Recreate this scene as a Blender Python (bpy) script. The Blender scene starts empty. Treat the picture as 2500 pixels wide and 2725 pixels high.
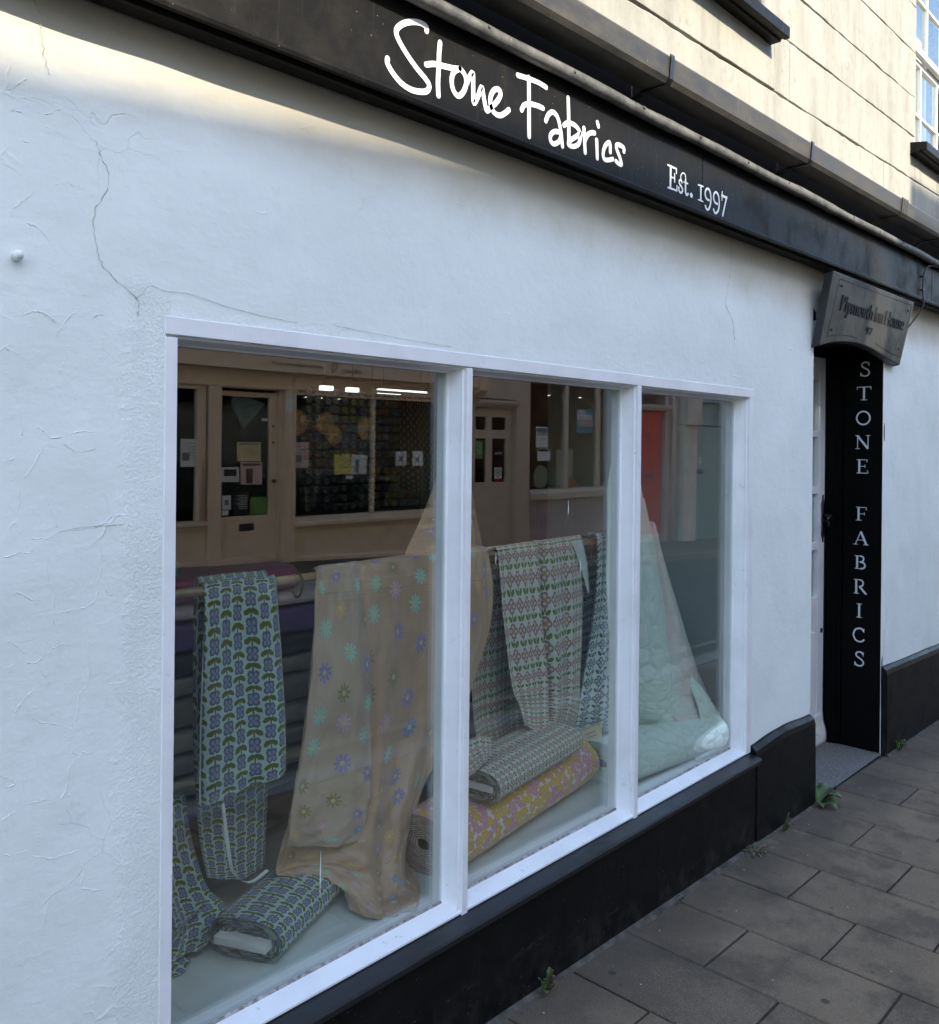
import bpy, bmesh, math, random
from mathutils import Vector, Matrix
from mathutils import noise as mnoise
random.seed(7)
R = math.radians
PI = math.pi
scene = bpy.context.scene
C = scene.collection

# ---------------------------------------------------------------- camera
cam_d = bpy.data.cameras.new('camera')
cam = bpy.data.objects.new('camera', cam_d)
C.objects.link(cam)
FPX, VPX, ROLL, HORY = 2330.0, 3423.0, 0.00991, 1182.56      # lens measured on the 2500 x 2725 photograph
yaw = math.atan((VPX - 1250.0) / FPX)
d = Vector((math.cos(yaw), math.sin(yaw), 0))
r = Vector((math.sin(yaw), -math.cos(yaw), 0))
up = Vector((0, 0, 1))
ang = math.atan(ROLL)
r2 = r * math.cos(ang) + up * math.sin(ang)
u2 = up * math.cos(ang) - r * math.sin(ang)
cam.matrix_world = Matrix(((r2.x, u2.x, -d.x, 0.0), (r2.y, u2.y, -d.y, -1.584), (r2.z, u2.z, -d.z, 1.6), (0, 0, 0, 1)))
cam_d.sensor_fit = 'HORIZONTAL'
cam_d.sensor_width = 36.0
cam_d.lens = FPX / 2500.0 * 36.0
cam_d.shift_y = -(1362.5 - HORY) / 2500.0
cam_d.clip_start = 0.05
cam_d.clip_end = 3000
scene.camera = cam
scene.render.resolution_x = 939
scene.render.resolution_y = 1024

# ---------------------------------------------------------------- sky, sun, exposure
SUN_EL, SUN_AZ = R(36.7), R(6.0)
world = bpy.data.worlds.new('World')
scene.world = world
world.use_nodes = True
wn = world.node_tree
wn.nodes.clear()
sky = wn.nodes.new('ShaderNodeTexSky')
sky.sky_type = 'NISHITA'
sky.sun_disc = False
sky.sun_elevation = SUN_EL
sky.sun_rotation = PI + SUN_AZ
sky.air_density = 1.0
sky.dust_density = 0.7
sky.ozone_density = 0.7
bg = wn.nodes.new('ShaderNodeBackground')
bg.inputs[1].default_value = 0.15
wo = wn.nodes.new('ShaderNodeOutputWorld')
wn.links.new(sky.outputs[0], bg.inputs[0])
wn.links.new(bg.outputs[0], wo.inputs[0])
sun_d = bpy.data.lights.new('sun', 'SUN')
sun_d.energy = 2.0
sun_d.angle = R(0.55)
sun_d.color = (1.0, 0.90, 0.72)
sun = bpy.data.objects.new('sun', sun_d)
C.objects.link(sun)
sdir = Vector((-math.sin(SUN_AZ) * math.cos(SUN_EL), -math.cos(SUN_AZ) * math.cos(SUN_EL), math.sin(SUN_EL)))
sun.rotation_euler = sdir.to_track_quat('Z', 'Y').to_euler()
sun.location = sdir * 40
vs = scene.view_settings
vs.view_transform = 'Standard'
vs.look = 'None'
vs.exposure = 2.12
vs.gamma = 1.0
vs.use_curve_mapping = False
scene.cycles.max_bounces = 7
scene.cycles.transparent_max_bounces = 12
scene.cycles.glossy_bounces = 3
scene.cycles.diffuse_bounces = 4

# ---------------------------------------------------------------- objects
def link(o, parent=None, **p):
    C.objects.link(o)
    if parent is not None:
        o.parent = parent
        o.matrix_parent_inverse = Matrix.Translation(-world_loc(parent))
    for k, v in p.items():
        o[k] = v
    return o

def world_loc(o):
    return o.location.copy()      # every parent here is only moved, and its own parent's move is cancelled

def thing(name, loc, label, cat, group=None):
    o = bpy.data.objects.new(name, None)
    o.location = loc
    o.empty_display_size = 0.1
    C.objects.link(o)
    o['label'] = label
    o['category'] = cat
    if group:
        o['group'] = group
    return o

def tag(o, label, cat, group=None):
    o['label'] = label
    o['category'] = cat
    if group:
        o['group'] = group
    return o

class MB:
    """collects verts / faces / uvs of one mesh"""
    def __init__(s):
        s.v, s.f, s.uv, s.mi = [], [], [], []
    def face(s, pts, uv=None, mi=0):
        b = len(s.v)
        s.v += [tuple(p) for p in pts]
        s.f.append(tuple(range(b, b + len(pts))))
        s.uv.append(uv or [(p[0], p[2]) for p in pts])
        s.mi.append(mi)
        return s
    def box(s, x0, x1, y0, y1, z0, z1, mi=0):
        p = [(x0, y0, z0), (x1, y0, z0), (x1, y1, z0), (x0, y1, z0), (x0, y0, z1), (x1, y0, z1), (x1, y1, z1), (x0, y1, z1)]
        s.hexa(p, mi)
        return s
    def hexa(s, p, mi=0):
        b = len(s.v)
        s.v += [tuple(q) for q in p]
        for f in ((0, 3, 2, 1), (4, 5, 6, 7), (0, 1, 5, 4), (1, 2, 6, 5), (2, 3, 7, 6), (3, 0, 4, 7)):
            s.f.append(tuple(b + i for i in f))
            s.uv.append([(p[i][0] + p[i][1], p[i][2]) for i in f])
            s.mi.append(mi)
        return s
    def extrude(s, poly, fn, a, c, mi=0):
        """poly list of 2-tuples, fn(p, t)->xyz at both ends"""
        n = len(poly)
        b = len(s.v)
        s.v += [tuple(fn(p, a)) for p in poly] + [tuple(fn(p, c)) for p in poly]
        for i in range(n):
            j = (i + 1) % n
            s.f.append((b + i, b + j, b + n + j, b + n + i)); s.uv.append([(i / n, 0), (j / n, 0), (j / n, 1), (i / n, 1)]); s.mi.append(mi)
        s.f.append(tuple(b + i for i in range(n))[::-1]); s.uv.append([(0, 0)] * n); s.mi.append(mi)
        s.f.append(tuple(b + n + i for i in range(n))); s.uv.append([(0, 0)] * n); s.mi.append(mi)
        return s
    def tube(s, path, rad, n=8, caps=True, mi=0):
        path = [Vector(p) for p in path]
        b = len(s.v)
        m = len(path)
        prev = None
        for i, p in enumerate(path):
            t = (path[min(i + 1, m - 1)] - path[max(i - 1, 0)]).normalized()
            a = Vector((0, 0, 1)) if abs(t.z) < 0.9 else Vector((1, 0, 0))
            if prev is not None:
                a = prev
            e1 = (a - t * a.dot(t)).normalized()
            e2 = t.cross(e1)
            prev = e1
            rr = rad[i] if isinstance(rad, (list, tuple)) else rad
            for k in range(n):
                q = p + (e1 * math.cos(2 * PI * k / n) + e2 * math.sin(2 * PI * k / n)) * rr
                s.v.append(tuple(q))
        for i in range(m - 1):
            for k in range(n):
                k2 = (k + 1) % n
                s.f.append((b + i * n + k, b + i * n + k2, b + (i + 1) * n + k2, b + (i + 1) * n + k))
                s.uv.append([(k / n, i / m), (k2 / n, i / m), (k2 / n, (i + 1) / m), (k / n, (i + 1) / m)]); s.mi.append(mi)
        if caps:
            s.f.append(tuple(b + k for k in range(n))[::-1]); s.uv.append([(0, 0)] * n); s.mi.append(mi)
            s.f.append(tuple(b + (m - 1) * n + k for k in range(n))); s.uv.append([(0, 0)] * n); s.mi.append(mi)
        return s
    def grid(s, fn, nu, nv, uvfn=None, mi=0, closed=False, skip=None):
        b = len(s.v)
        for j in range(nv + 1):
            for i in range(nu + 1):
                s.v.append(tuple(fn(i / nu, j / nv)))
        for j in range(nv):
            for i in range(nu):
                if skip and skip(i, j):
                    continue
                a = b + j * (nu + 1) + i
                s.f.append((a, a + 1, a + nu + 2, a + nu + 1))
                q = [(i / nu, j / nv), ((i + 1) / nu, j / nv), ((i + 1) / nu, (j + 1) / nv), (i / nu, (j + 1) / nv)]
                s.uv.append([uvfn(*x) for x in q] if uvfn else q); s.mi.append(mi)
        return s
    def build(s, name, mats, parent=None, smooth=False, bevel=0, solid=0, **p):
        me = bpy.data.meshes.new(name)
        me.from_pydata(s.v, [], s.f)
        if not isinstance(mats, (list, tuple)):
            mats = [mats]
        for m in mats:
            me.materials.append(m)
        ul = me.uv_layers.new(name='UVMap')
        k = 0
        for fi, poly in enumerate(me.polygons):
            poly.material_index = s.mi[fi]
            poly.use_smooth = smooth
            for c in s.uv[fi]:
                ul.data[k].uv = c
                k += 1
        me.validate()
        me.update()
        o = bpy.data.objects.new(name, me)
        link(o, parent, **p)
        if bevel:
            md = o.modifiers.new('bevel', 'BEVEL')
            md.width = bevel; md.segments = 2; md.limit_method = 'ANGLE'; md.angle_limit = R(40)
        if solid:
            md = o.modifiers.new('solid', 'SOLIDIFY')
            md.thickness = solid; md.offset = 0
        return o

def box(name, mat, parent, x0, x1, y0, y1, z0, z1, bevel=0.002, **p):
    return MB().box(x0, x1, y0, y1, z0, z1).build(name, mat, parent, bevel=bevel, **p)

def text_mesh(name, body, size, mat, parent, origin, ex, ey, depth=0.002, width=None, **p):
    """flat lettering: origin = left end of the baseline, ex / ey = unit directions of the writing and of its height"""
    cu = bpy.data.curves.new(name, 'FONT')
    cu.body = body
    cu.size = size
    cu.extrude = depth / 2
    cu.resolution_u = 3
    t = bpy.data.objects.new(name, cu)
    C.objects.link(t)
    dg = bpy.context.evaluated_depsgraph_get()
    dg.update()
    me = bpy.data.meshes.new_from_object(t.evaluated_get(dg))
    bpy.data.objects.remove(t)
    xs = [v.co.x for v in me.vertices]
    k = 1.0
    if width and xs:
        k = width / (max(xs) - min(xs))
    x0 = min(xs)
    ex, ey = Vector(ex), Vector(ey)
    ez = ex.cross(ey)
    o0 = Vector(origin)
    for v in me.vertices:
        v.co = o0 + ex * ((v.co.x - x0) * k) + ey * v.co.y + ez * (v.co.z + depth / 2)
    me.materials.clear()
    me.materials.append(mat)
    o = bpy.data.objects.new(name, me)
    return link(o, parent, **p)

def smooth_path(pts, n=6):
    out = []
    P = [Vector(p) for p in pts]
    for i in range(len(P) - 1):
        p0, p1, p2, p3 = P[max(i - 1, 0)], P[i], P[i + 1], P[min(i + 2, len(P) - 1)]
        for k in range(n):
            t = k / n
            out.append(0.5 * (2 * p1 + (p2 - p0) * t + (2 * p0 - 5 * p1 + 4 * p2 - p3) * t * t + (3 * p1 - p0 - 3 * p2 + p3) * t ** 3))
    out.append(P[-1])
    return out

def ribbon(mb, pts, wd, fn, d0, round_cap=True, curve=True):
    """brush stroke: flat ribbon with thickness; fn(u, v, depth)->xyz"""
    p2 = [Vector((a[0], a[1])) for a in pts]
    if curve and len(p2) > 2:
        p2 = smooth_path(p2, 5)
    n = len(p2)
    L, Rr = [], []
    for i, p in enumerate(p2):
        t = (p2[min(i + 1, n - 1)] - p2[max(i - 1, 0)])
        if t.length < 1e-9:
            t = Vector((1, 0))
        t.normalize()
        nn = Vector((-t.y, t.x))
        h = (wd[i * len(wd) // n] if isinstance(wd, list) else wd) / 2
        L.append(p + nn * h); Rr.append(p - nn * h)
    capA, capB = [], []
    if round_cap:
        h = wd / 2
        t = (p2[1] - p2[0]).normalized()
        a0 = math.atan2(t.x, -t.y)
        nn = Vector((-t.y, t.x))
        capA = [p2[0] + nn * h * math.cos(a) - t * h * math.sin(a) for a in [PI * k / 6 for k in range(1, 6)]]
        t = (p2[-1] - p2[-2]).normalized()
        nn = Vector((-t.y, t.x))
        capB = [p2[-1] + nn * h * math.cos(a) + t * h * math.sin(a) for a in [PI * k / 6 for k in range(1, 6)]]
    b = len(mb.v)
    for i in range(n):
        mb.v.append(tuple(fn(L[i].x, L[i].y, d0))); mb.v.append(tuple(fn(Rr[i].x, Rr[i].y, d0)))
    for i in range(n - 1):
        a = b + 2 * i
        mb.f.append((a, a + 1, a + 3, a + 2)); mb.uv.append([(0, 0)] * 4); mb.mi.append(0)
    if round_cap:
        mb.face([fn(L[0].x, L[0].y, d0)] + [fn(q.x, q.y, d0) for q in capA] + [fn(Rr[0].x, Rr[0].y, d0)], [(0, 0)] * 7)
        mb.face([fn(L[-1].x, L[-1].y, d0)] + [fn(q.x, q.y, d0) for q in capB] + [fn(Rr[-1].x, Rr[-1].y, d0)], [(0, 0)] * 7)
    outline = L + capB + Rr[::-1] + capA[::-1]
    m = len(outline)
    for i in range(m):
        p, q = outline[i], outline[(i + 1) % m]
        mb.face([fn(p.x, p.y, d0), fn(q.x, q.y, d0), fn(q.x, q.y, 0), fn(p.x, p.y, 0)], [(0, 0)] * 4)

# ---------------------------------------------------------------- node helpers
class X:
    """scalar socket with arithmetic"""
    def __init__(s, nt, sock):
        s.nt, s.s = nt, sock
    def op(s, o, *a, clamp=False):
        n = s.nt.nodes.new('ShaderNodeMath')
        n.operation = o
        n.use_clamp = clamp
        for i, v in enumerate((s,) + a):
            if isinstance(v, X):
                s.nt.links.new(v.s, n.inputs[i])
            else:
                n.inputs[i].default_value = v
        return X(s.nt, n.outputs[0])
    def k(s, v):
        n = s.nt.nodes.new('ShaderNodeValue')
        n.outputs[0].default_value = v
        return X(s.nt, n.outputs[0])
    def __add__(s, o): return s.op('ADD', o)
    def __radd__(s, o): return s.op('ADD', o)
    def __sub__(s, o): return s.op('SUBTRACT', o)
    def __rsub__(s, o): return s.k(o).op('SUBTRACT', s)
    def __mul__(s, o): return s.op('MULTIPLY', o)
    def __rmul__(s, o): return s.op('MULTIPLY', o)
    def __truediv__(s, o): return s.op('DIVIDE', o)
    def abs(s): return s.op('ABSOLUTE')
    def floor(s): return s.op('FLOOR')
    def fract(s): return s.op('FRACT')
    def sin(s): return s.op('SINE')
    def cos(s): return s.op('COSINE')
    def sqrt(s): return s.op('SQRT')
    def lt(s, o): return s.op('LESS_THAN', o)
    def gt(s, o): return s.op('GREATER_THAN', o)
    def min(s, o): return s.op('MINIMUM', o)
    def max(s, o): return s.op('MAXIMUM', o)
    def mod(s, o): return s.op('MODULO', o)
    def pow(s, o): return s.op('POWER', o)
    def atan2(s, o): return s.op('ARCTAN2', o)
    def ramp(s, a, b):
        """smooth 0..1 between a and b"""
        n = s.nt.nodes.new('ShaderNodeMapRange')
        n.interpolation_type = 'SMOOTHSTEP'
        s.nt.links.new(s.s, n.inputs[0])
        lo, hi, f0, f1 = (a, b, 0.0, 1.0) if a < b else (b, a, 1.0, 0.0)
        n.inputs[1].default_value = lo; n.inputs[2].default_value = hi
        n.inputs[3].default_value = f0; n.inputs[4].default_value = f1
        return X(s.nt, n.outputs[0])

class M:
    def __init__(s, name):
        s.m = bpy.data.materials.new(name)
        s.m.use_nodes = True
        s.nt = s.m.node_tree
        s.nt.nodes.clear()
        s.tc = s.nt.nodes.new('ShaderNodeTexCoord')
    def n(s, t): return s.nt.nodes.new(t)
    def l(s, a, b): s.nt.links.new(a.s if isinstance(a, X) else a, b)
    def vec(s, which='Object'):
        return s.tc.outputs[which]
    def xyz(s, which='Object'):
        n = s.n('ShaderNodeSeparateXYZ')
        s.l(s.vec(which), n.inputs[0])
        return [X(s.nt, n.outputs[i]) for i in range(3)]
    def comb(s, x, y, z):
        n = s.n('ShaderNodeCombineXYZ')
        for i, v in enumerate((x, y, z)):
            if isinstance(v, X): s.l(v, n.inputs[i])
            else: n.inputs[i].default_value = v
        return n.outputs[0]
    def scaled(s, v, sc):
        n = s.n('ShaderNodeVectorMath'); n.operation = 'MULTIPLY'
        s.l(v, n.inputs[0]); n.inputs[1].default_value = sc
        return n.outputs[0]
    def noise(s, scale, detail=4, rough=0.55, dist=0, v=None, out=0):
        n = s.n('ShaderNodeTexNoise')
        s.l(v if v is not None else s.vec(), n.inputs['Vector'])
        n.inputs['Scale'].default_value = scale
        n.inputs['Detail'].default_value = detail
        n.inputs['Roughness'].default_value = rough
        n.inputs['Distortion'].default_value = dist
        return X(s.nt, n.outputs[0]) if out == 0 else n.outputs[1]
    def voro(s, scale, feature='F1', rnd=1.0, v=None, out='Distance'):
        n = s.n('ShaderNodeTexVoronoi')
        n.feature = feature
        s.l(v if v is not None else s.vec(), n.inputs['Vector'])
        n.inputs['Scale'].default_value = scale
        n.inputs['Randomness'].default_value = rnd
        o = n.outputs[out]
        return X(s.nt, o) if out == 'Distance' else o
    def warp(s, amount, scale, v=None):
        """coordinates pushed about by noise"""
        v = v if v is not None else s.vec()
        c = s.noise(scale, 3, v=v, out=1)
        a = s.n('ShaderNodeVectorMath'); a.operation = 'SUBTRACT'
        s.l(c, a.inputs[0]); a.inputs[1].default_value = (0.5, 0.5, 0.5)
        b = s.n('ShaderNodeVectorMath'); b.operation = 'MULTIPLY_ADD'
        s.l(a.outputs[0], b.inputs[0]); b.inputs[1].default_value = (amount,) * 3
        s.l(v, b.inputs[2])
        return b.outputs[0]
    def rand(s):
        n = s.n('ShaderNodeObjectInfo')
        return X(s.nt, n.outputs['Random'])
    def white(s, a, b):
        n = s.n('ShaderNodeTexWhiteNoise'); n.noise_dimensions = '2D'
        s.l(s.comb(a, b, 0.0), n.inputs[0])
        return X(s.nt, n.outputs[0])
    def mix(s, fac, a, b, blend='MIX'):
        n = s.n('ShaderNodeMix'); n.data_type = 'RGBA'; n.blend_type = blend
        for inp, v in ((n.inputs[0], fac), (n.inputs[6], a), (n.inputs[7], b)):
            if isinstance(v, X): s.l(v, inp)
            elif isinstance(v, (tuple, list)): inp.default_value = (v[0], v[1], v[2], 1)
            elif isinstance(v, (int, float)): inp.default_value = v
            else: s.l(v, inp)
        return n.outputs[2]
    def cramp(s, fac, stops, const=False):
        n = s.n('ShaderNodeValToRGB')
        s.l(fac, n.inputs[0])
        cr = n.color_ramp
        if const: cr.interpolation = 'CONSTANT'
        while len(cr.elements) < len(stops): cr.elements.new(0.5)
        for e, (p, c) in zip(cr.elements, stops):
            e.position = p; e.color = (c[0], c[1], c[2], 1)
        return n.outputs[0]
    def bump(s, h, strength=0.5, dist=0.01, normal=None):
        n = s.n('ShaderNodeBump')
        s.l(h, n.inputs['Height'])
        n.inputs['Strength'].default_value = strength
        n.inputs['Distance'].default_value = dist
        if normal is not None: s.l(normal, n.inputs['Normal'])
        return n.outputs[0]
    def out(s, shader):
        o = s.n('ShaderNodeOutputMaterial')
        s.l(shader, o.inputs[0])
        return s.m
    def bsdf(s, col, rough=0.6, normal=None, metal=0.0, spec=0.5, sheen=0.0, coat=0.0):
        b = s.n('ShaderNodeBsdfPrincipled')
        for key, v in (('Base Color', col), ('Roughness', rough), ('Metallic', metal), ('Specular IOR Level', spec), ('Sheen Weight', sheen), ('Coat Weight', coat)):
            i = b.inputs[key]
            if isinstance(v, X): s.l(v, i)
            elif isinstance(v, (int, float)): i.default_value = v
            elif isinstance(v, (tuple, list)): i.default_value = (v[0], v[1], v[2], 1)
            else: s.l(v, i)
        if normal is not None: s.l(normal, b.inputs['Normal'])
        return b.outputs[0]
# ---------------------------------------------------------------- materials
MT = {}
def simple(name, col, rough=0.6, var=0.12, scale=9.0, bump=0.15, bscale=60.0, spec=0.5, metal=0.0, stain=None, coat=0.0, speck=0.0):
    m = M(name)
    n1 = m.noise(scale, 4, v=m.warp(0.05, 3))
    dark = tuple(c * (1 - var * 1.6) for c in col)
    lite = tuple(min(1, c * (1 + var)) for c in col)
    c = m.mix(n1.ramp(0.25, 0.75), dark, lite)
    if stain:
        c = m.mix(m.noise(3.2, 5, 0.65).ramp(0.52, 0.72) * 0.7, c, stain)
    if speck:
        c = m.mix(m.voro(90, rnd=1.0).lt(speck), c, (0.55, 0.55, 0.53))
    nb = m.bump(m.noise(bscale, 3), bump, 0.004)
    MT[name] = m.out(m.bsdf(c, (m.noise(scale * 2, 3) * 0.25 + (rough - 0.12)), nb, metal, spec, 0.0, coat))
    return MT[name]

# lime-washed wall: brush ripples, lifted flakes, hairline cracks, rough patching beside the window
m = M('white_render')
x, y, z = m.xyz()
wv = m.warp(0.035, 24, v=m.warp(0.30, 2.6))
edge = m.voro(4.3, 'DISTANCE_TO_EDGE', 1.0, v=wv)
left = x.ramp(1.05, 0.55)
cmask = m.noise(3.1, 3).ramp(0.52, 0.66) * (left * 0.45 + 0.10)
crack = edge.ramp(0.008, 0.0) * cmask
lift = edge.ramp(0.045, 0.0) * cmask
edge2 = m.voro(13.0, 'DISTANCE_TO_EDGE', 1.0, v=m.warp(0.14, 6.0))
cm2 = m.noise(5.0, 3).ramp(0.55, 0.70)
fine = edge2.ramp(0.05, 0.0) * cm2
rn = m.noise(6.0, 5, 0.7) * 0.13
rough_l = (x + rn).ramp(0.80, 0.835) * (x.lt(0.845)) * z.ramp(1.93, 1.88)
rough_t = (z + rn * 0.6).ramp(1.815, 1.835) * (z + rn * 1.2).ramp(1.945, 1.905) * x.ramp(0.72, 0.80) * x.ramp(1.6, 1.1)
patch = rough_l.max(rough_t)
grit = m.noise(150, 4, 0.7) * patch
blob = m.noise(38, 3, 0.6)
h = blob * 0.45 + m.noise(9, 3) * 0.8 + grit * 1.1 + lift * 0.16 + fine * 0.35 - crack * 0.7  + m.noise(16, 4, 0.65, v=m.scaled(m.vec(), (0.75, 1.0, 1.5))) * 0.55 + m.noise(3.0, 3) * 1.2
nb = m.bump(h, 0.46, 0.007)
c = m.mix(m.noise(2.0, 5, 0.6).ramp(0.35, 0.75), (0.79, 0.825, 0.80), (0.71, 0.745, 0.72))
c = m.mix(m.noise(26, 4, 0.7, v=m.scaled(m.vec(), (1.0, 1.0, 0.35))).ramp(0.60, 0.78) * 0.35, c, (0.60, 0.585, 0.55))
c = m.mix(crack * 0.30, c, (0.45, 0.44, 0.43))
c = m.mix((z + m.noise(5, 4, 0.6) * 0.12).ramp(2.20, 2.40) * 0.85, c, (0.47, 0.42, 0.33))  # beige stain, deepened to put the sun's cream and fascia's shade into colour
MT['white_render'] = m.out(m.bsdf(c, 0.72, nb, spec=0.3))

# weathered sun-bleached stucco of the upper floor
m = M('old_stucco')
streak = m.noise(5.5, 5, 0.65, v=m.scaled(m.vec(), (1.0, 1.0, 0.22)))
c = m.mix(streak.ramp(0.40, 0.72), (0.37, 0.355, 0.305), (0.27, 0.26, 0.22))
c = m.mix(m.noise(30, 5, 0.75, v=m.scaled(m.vec(), (1.0, 1.0, 0.6))).ramp(0.48, 0.72) * m.noise(4, 3).ramp(0.42, 0.60) * 0.6, c, (0.20, 0.19, 0.155))
c = m.mix(m.noise(2.1, 3).ramp(0.55, 0.7) * 0.6, c, (0.43, 0.415, 0.365))
h = m.noise(20, 4) * 0.8 + m.noise(120, 3) * 0.3
MT['old_stucco'] = m.out(m.bsdf(c, 0.85, m.bump(h, 0.5, 0.006), spec=0.2))
simple('stucco_joint', (0.10, 0.09, 0.065), 0.9, 0.5, 30, 0.8, 90)

# black exterior gloss with dust specks
def black(name, base, rough, dust, speckle=0.045, streak=0.0, spec=0.5):
    m = M(name)
    d0 = m.noise(6.0, 5, 0.7).ramp(0.42, 0.75)
    d1 = m.noise(140, 3, 0.7).ramp(0.5, 0.8)
    c = m.mix(d0 * 0.5 + d1 * 0.25, base, dust)
    sp = m.voro(60, rnd=1.0).lt(speckle) * m.noise(7.0, 2).gt(0.5)
    c = m.mix(sp * 0.8, c, (0.40, 0.40, 0.38))
    st = m.noise(16, 4, 0.6, v=m.scaled(m.vec(), (3.0, 3.0, 0.18)))
    c = m.mix(st.ramp(0.60, 0.74) * streak, c, tuple(q * 2.2 for q in dust))
    if name == 'black_paint':
        px_, py_, pz_ = m.xyz()
        low = (pz_ + px_ * 0.0275).ramp(0.30, 0.06)
        c = m.mix(low * m.noise(13, 5, 0.75).ramp(0.42, 0.68) * 0.55, c, (0.050, 0.045, 0.038))
        scuff = m.noise(5, 4, 0.7, v=m.scaled(m.vec(), (1.0, 1.0, 6.0))).ramp(0.64, 0.70)
        c = m.mix(scuff * 0.35, c, (0.060, 0.058, 0.054))
    h = m.noise(45, 3) * 0.7 + m.noise(8, 2) * 1.2 + sp * 0.6
    MT[name] = m.out(m.bsdf(c, d0 * 0.22 + rough, m.bump(h, 0.22, 0.004), spec=spec))
black('black_paint', (0.0045, 0.0045, 0.0045), 0.40, (0.011, 0.0105, 0.0098), 0.06, 0.35, 0.16)
black('black_sill', (0.010, 0.012, 0.015), 0.30, (0.020, 0.022, 0.025), 0.02)
black('sign_black', (0.009, 0.0082, 0.0072), 0.45, (0.028, 0.025, 0.020), 0.06, 0.25, 0.10)
black('black_door', (0.0016, 0.0016, 0.0017), 0.50, (0.0032, 0.0032, 0.0032), 0.015, 0, 0.08)
black('plaque_black', (0.020, 0.0195, 0.021), 0.40, (0.046, 0.044, 0.041), 0.01, 0, 0.35)
simple('plaque_cut', (0.014, 0.014, 0.015), 0.7)
black('soffit_black', (0.035, 0.028, 0.022), 0.75, (0.065, 0.053, 0.042), 0.02, 0, 0.15)

# half-round plastic gutter with a film of dirt
m = M('gutter_plastic')
x, y, z = m.xyz()
dn = m.noise(5.0, 5, 0.7, v=m.scaled(m.vec(), (1.0, 3.0, 3.0))).ramp(0.3, 0.7)
c = m.mix(dn, (0.032, 0.030, 0.027), (0.082, 0.073, 0.058))
c = m.mix(m.noise(34, 4, 0.7, v=m.scaled(m.vec(), (4.0, 1.0, 0.3))).ramp(0.66, 0.74) * 0.7, c, (0.36, 0.36, 0.34))
MT['gutter_plastic'] = m.out(m.bsdf(c, dn * 0.25 + 0.45, m.bump(m.noise(60, 3), 0.12, 0.003), spec=0.4))
m = M('lead')
c = m.mix(m.noise(18, 5, 0.7).ramp(0.3, 0.7), (0.085, 0.085, 0.083), (0.20, 0.197, 0.185))
c = m.mix(m.noise(60, 4, 0.7).ramp(0.64, 0.72), c, (0.36, 0.36, 0.34))
MT['lead'] = m.out(m.bsdf(c, 0.55, m.bump(m.noise(24, 3), 0.5, 0.006), metal=0.25))

# brush-painted white joinery
def gloss(name, col, rough=0.34, wear=0.3):
    m = M(name)
    br = m.noise(20, 3, v=m.scaled(m.vec(), (6.0, 6.0, 1.0)))
    c = m.mix(m.noise(6, 4).ramp(0.4, 0.7) * 0.5, col, tuple(q * 0.80 for q in col))
    chip = m.noise(42, 4, 0.7).ramp(0.62, 0.66) * m.noise(5, 2).ramp(0.48, 0.60)
    c = m.mix(chip * wear, c, tuple(q * 0.45 for q in col))
    h = br * 0.5 + m.noise(9, 2) * 0.8 - chip * 0.8
    MT[name] = m.out(m.bsdf(c, rough, m.bump(h, 0.22, 0.004), spec=0.5))
gloss('white_gloss', (0.80, 0.80, 0.81))
gloss('white_sill', (0.80, 0.81, 0.82), 0.4, 0.75)
gloss('white_flaky', (0.74, 0.73, 0.70), 0.5, 1.0)
simple('letter_white', (0.86, 0.86, 0.85), 0.35, 0.02, 20, 0.02)
simple('letter_silver', (0.60, 0.61, 0.62), 0.35, 0.03, 20, 0.02)
simple('putty', (0.30, 0.29, 0.27), 0.8, 0.5, 60, 0.6, 120)
simple('gap_dark', (0.008, 0.007, 0.006), 0.9)
simple('crack_dark', (0.40, 0.37, 0.33), 0.95, 0.5, 60)

# window glass: two real surfaces, mirror-like by Fresnel; the interface index is set right for front and back faces
def glass(name, ior, wave, tint=(0.93, 0.965, 0.95)):
    m = M(name)
    g = m.n('ShaderNodeNewGeometry')
    bf = X(m.nt, g.outputs['Backfacing'])
    e = m.n('ShaderNodeMath'); e.operation = 'POWER'
    e.inputs[0].default_value = ior
    m.l(1.0 - bf * 2.0, e.inputs[1])
    fr = m.n('ShaderNodeFresnel')
    m.l(e.outputs[0], fr.inputs[0])
    tr = m.n('ShaderNodeBsdfTransparent'); tr.inputs[0].default_value = (*tint, 1)
    gl = m.n('ShaderNodeBsdfGlossy'); gl.inputs['Roughness'].default_value = 0.0
    nb = m.bump(m.noise(1.6, 2), wave, 0.02)
    m.l(nb, gl.inputs['Normal'])
    mx = m.n('ShaderNodeMixShader')
    m.l(fr.outputs[0], mx.inputs[0]); m.l(tr.outputs[0], mx.inputs[1]); m.l(gl.outputs[0], mx.inputs[2])
    MT[name] = m.out(mx.outputs[0])
glass('shop_glass', 2.12, 0.022)
glass('old_glass', 1.6, 0.10)
glass('far_glass', 1.3, 0.02)

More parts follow.
